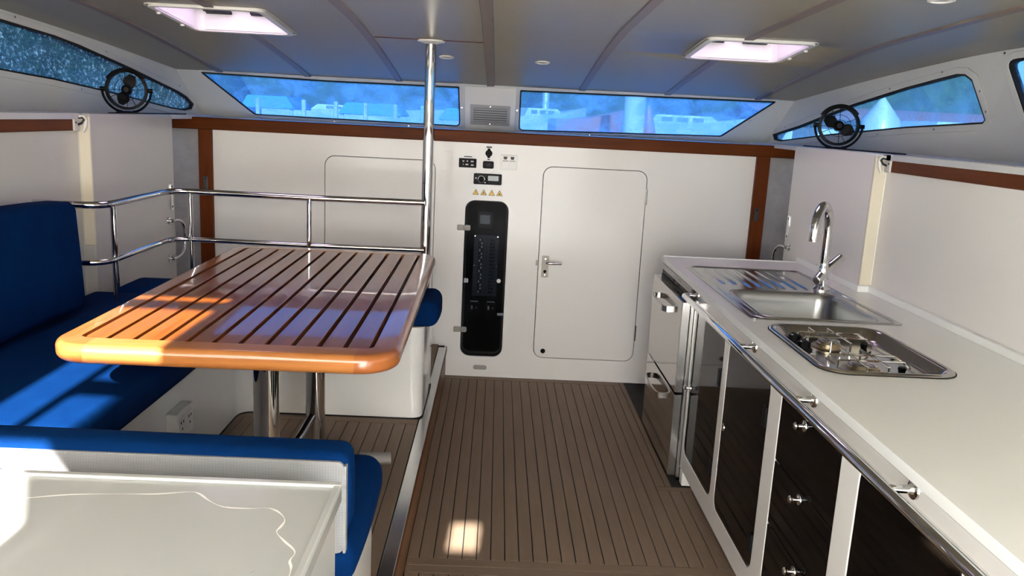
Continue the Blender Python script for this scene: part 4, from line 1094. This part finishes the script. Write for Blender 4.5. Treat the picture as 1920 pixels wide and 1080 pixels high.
hull_w = M('boat_white', (.40, .41, .41), .3); hull_r = M('boat_red', (.34, .12, .10), .4); awn = M('awning_blue', (.02, .20, .55), .6); alu = M('mast_alloy', (.55, .56, .57), .3, metal=.6)
def boat(x, y, ln, bw, hgt, rot, cab, mast, hull, label, zb=-.69):
    t = thing('moored_boat', (x, y, zb), label, 'boat', 'moored boats')
    L = []
    for k in range(9):
        s = k / 8; wv = bw / 2 * (1 - max(0, (s - .55) / .45) ** 2 * .96); sh = hgt * (1 + .18 * s * s)
        px_ = -ln / 2 + ln * s
        L.append([(x + px_, y - wv * .7, zb), (x + px_, y - wv, zb + sh), (x + px_, y + wv, zb + sh), (x + px_, y + wv * .7, zb)])
    link('hull', G().loft(L), hull, t)
    link('stripe', G().box(x - ln * .45, x + ln * .2, y - bw / 2 - .01, y - bw / 2 + .02, zb + hgt * .72, zb + hgt * .80), awn, t)
    if cab:
        link('cabin', G().prism([(x - ln * .30, zb + hgt), (x + ln * .20, zb + hgt), (x + ln * .10, zb + hgt + cab), (x - ln * .26, zb + hgt + cab)], y - bw * .32, y + bw * .32, 'y'), hull_w, t, bevel=.05)
        for k in range(3): link('cabin_window', G().box(x - ln * (.22 - .1 * k), x - ln * (.15 - .1 * k), y - bw * .33, y - bw * .31, zb + hgt + cab * .35, zb + hgt + cab * .75), M('cabin_glass', (.10, .12, .15), .3), t)
    if mast:
        link('mast', G().cyl((x, y, zb + hgt), (x, y, zb + hgt + mast), .13, n=10), alu, t)
        link('boom', G().cyl((x, y, zb + hgt + 1.3), (x - ln * .38, y, zb + hgt + 1.3), .16, n=10), awn, t)
    t.rotation_euler = (0, 0, rot)
    return t
boat(2.45, 22, 2.2, 1.4, 2.25, .1, 0, 0, hull_r, 'boat with a faded red hull ahead of the galley-side window')
boat(5.95, 26, 4.6, 2.6, 2.25, -.1, .3, 0, hull_w, 'low white motor boat beyond the galley-side window')
boat(1.6, 30, 3, 2.0, 2.3, .2, .3, 13, hull_w, 'white sailing boat near the mast trunk')
boat(-5.2, 36, 9, 3, 2.15, 0, .25, 0, hull_w, 'white boat under the trees behind the blue awnings')
boat(13.5, 24, 6, 2.8, 2.35, .1, .35, 0, hull_w, 'large white boat in the starboard side window')
boat(25, 26, 8, 3, 2.5, .1, .9, 14, hull_w, 'white sailing boat abeam to starboard')
# white covered bow close on the starboard side
t = thing('boat_cover', (6.9, 15.2, -.69), 'pointed white boat cover in the starboard side window', 'boat cover')
link('cover', G().loft([[(6.9 + r * math.cos(a), 15.2 + r * math.sin(a), z) for a in [2 * math.pi * k / 14 for k in range(14)]] for r, z in ((.38, -.69), (.37, 1.0), (.34, 1.80), (.17, 2.02), (.02, 2.22))]), hull_w, t, angle=80)
# furled sail standing ahead of the galley-side window
t = thing('furled_sail', (2.42, 15.0, -.69), 'thick white furled sail on its stay ahead of the galley-side window', 'sail')
link('sail_roll', G().tube([(2.42, 15.0, -.69), (2.40, 15.0, 1.0), (2.38, 15.0, 2.2), (2.36, 15.0, 5.5)], [.20, .22, .19, .12], 14), hull_w, t)
link('red_cover_strip', G().tube([(2.62, 14.9, .9), (2.66, 14.9, 1.4), (2.62, 14.9, 1.85)], [.05, .11, .04], 10), hull_r, t)
# dock with posts and blue awnings
dk = thing('floating_dock', (-4, 19, -.69), 'grey floating dock with white posts ahead of the dinette-side window', 'dock')
link('deck', G().box(-7.2, .6, 18.2, 20.4, -.55, -.35), M('dock_grey', (.25, .25, .25), .7), dk)
for x in (-5.3, -4.3, -3.6, -2.95, -2.3, -1.7): link('post', G().cyl((x, 18.6, -.69), (x, 18.6, 1.68), .05, n=8), hull_w, dk)
for x0, x1, y, z in ((-6.6, -5.2, 21.5, 1.45), (-4.3, -2.6, 22.5, 1.40), (-1.6, -.9, 22.0, 1.38)):
    a = thing('awning', ((x0 + x1) / 2, y, z - 1.5), 'blue awning on posts, ' + {-6.6: 'outermost to port', -4.3: 'widest of three', -1.6: 'nearest the mast trunk'}[x0], 'awning', 'blue awnings')
    link('canopy', G().prism([(x0, z), (x1, z), (x1 - .2, z + .32), (x0 + .2, z + .32)], y, y + 2.0, 'y'), awn, a, bevel=.03)
    for x in (x0 + .1, x1 - .1): link('post', G().cyl((x, y + .1, -.69), (x, y + .1, z), .04, n=8), hull_w, a)
# quay building with red roof
b = thing('quay_building', (23, 40, -.68), 'long quay building with faded red roof in the starboard side window', 'building')
link('wall', G().box(13, 34, 40, 46, -.68, 2.2), hull_w, b)
link('roof', G().prism([(39.2, 2.2), (46.8, 2.2), (43, 2.9)], 12.4, 34.6, 'x'), hull_r, b)
for k in range(9): link('opening', G().box(14 + k * 2.2, 15.2 + k * 2.2, 39.95, 40.05, .2, 1.9), M('opening_dark', (.05, .06, .08), .5), b)
# foredeck just ahead of the windows
tag(link('foredeck', G().box(-2.6, 2.4, 5.62, 8.2, -.69, .66), M('foredeck_white', (.55, .55, .53), .5)), 'white foredeck below the forward windows', 'deck')
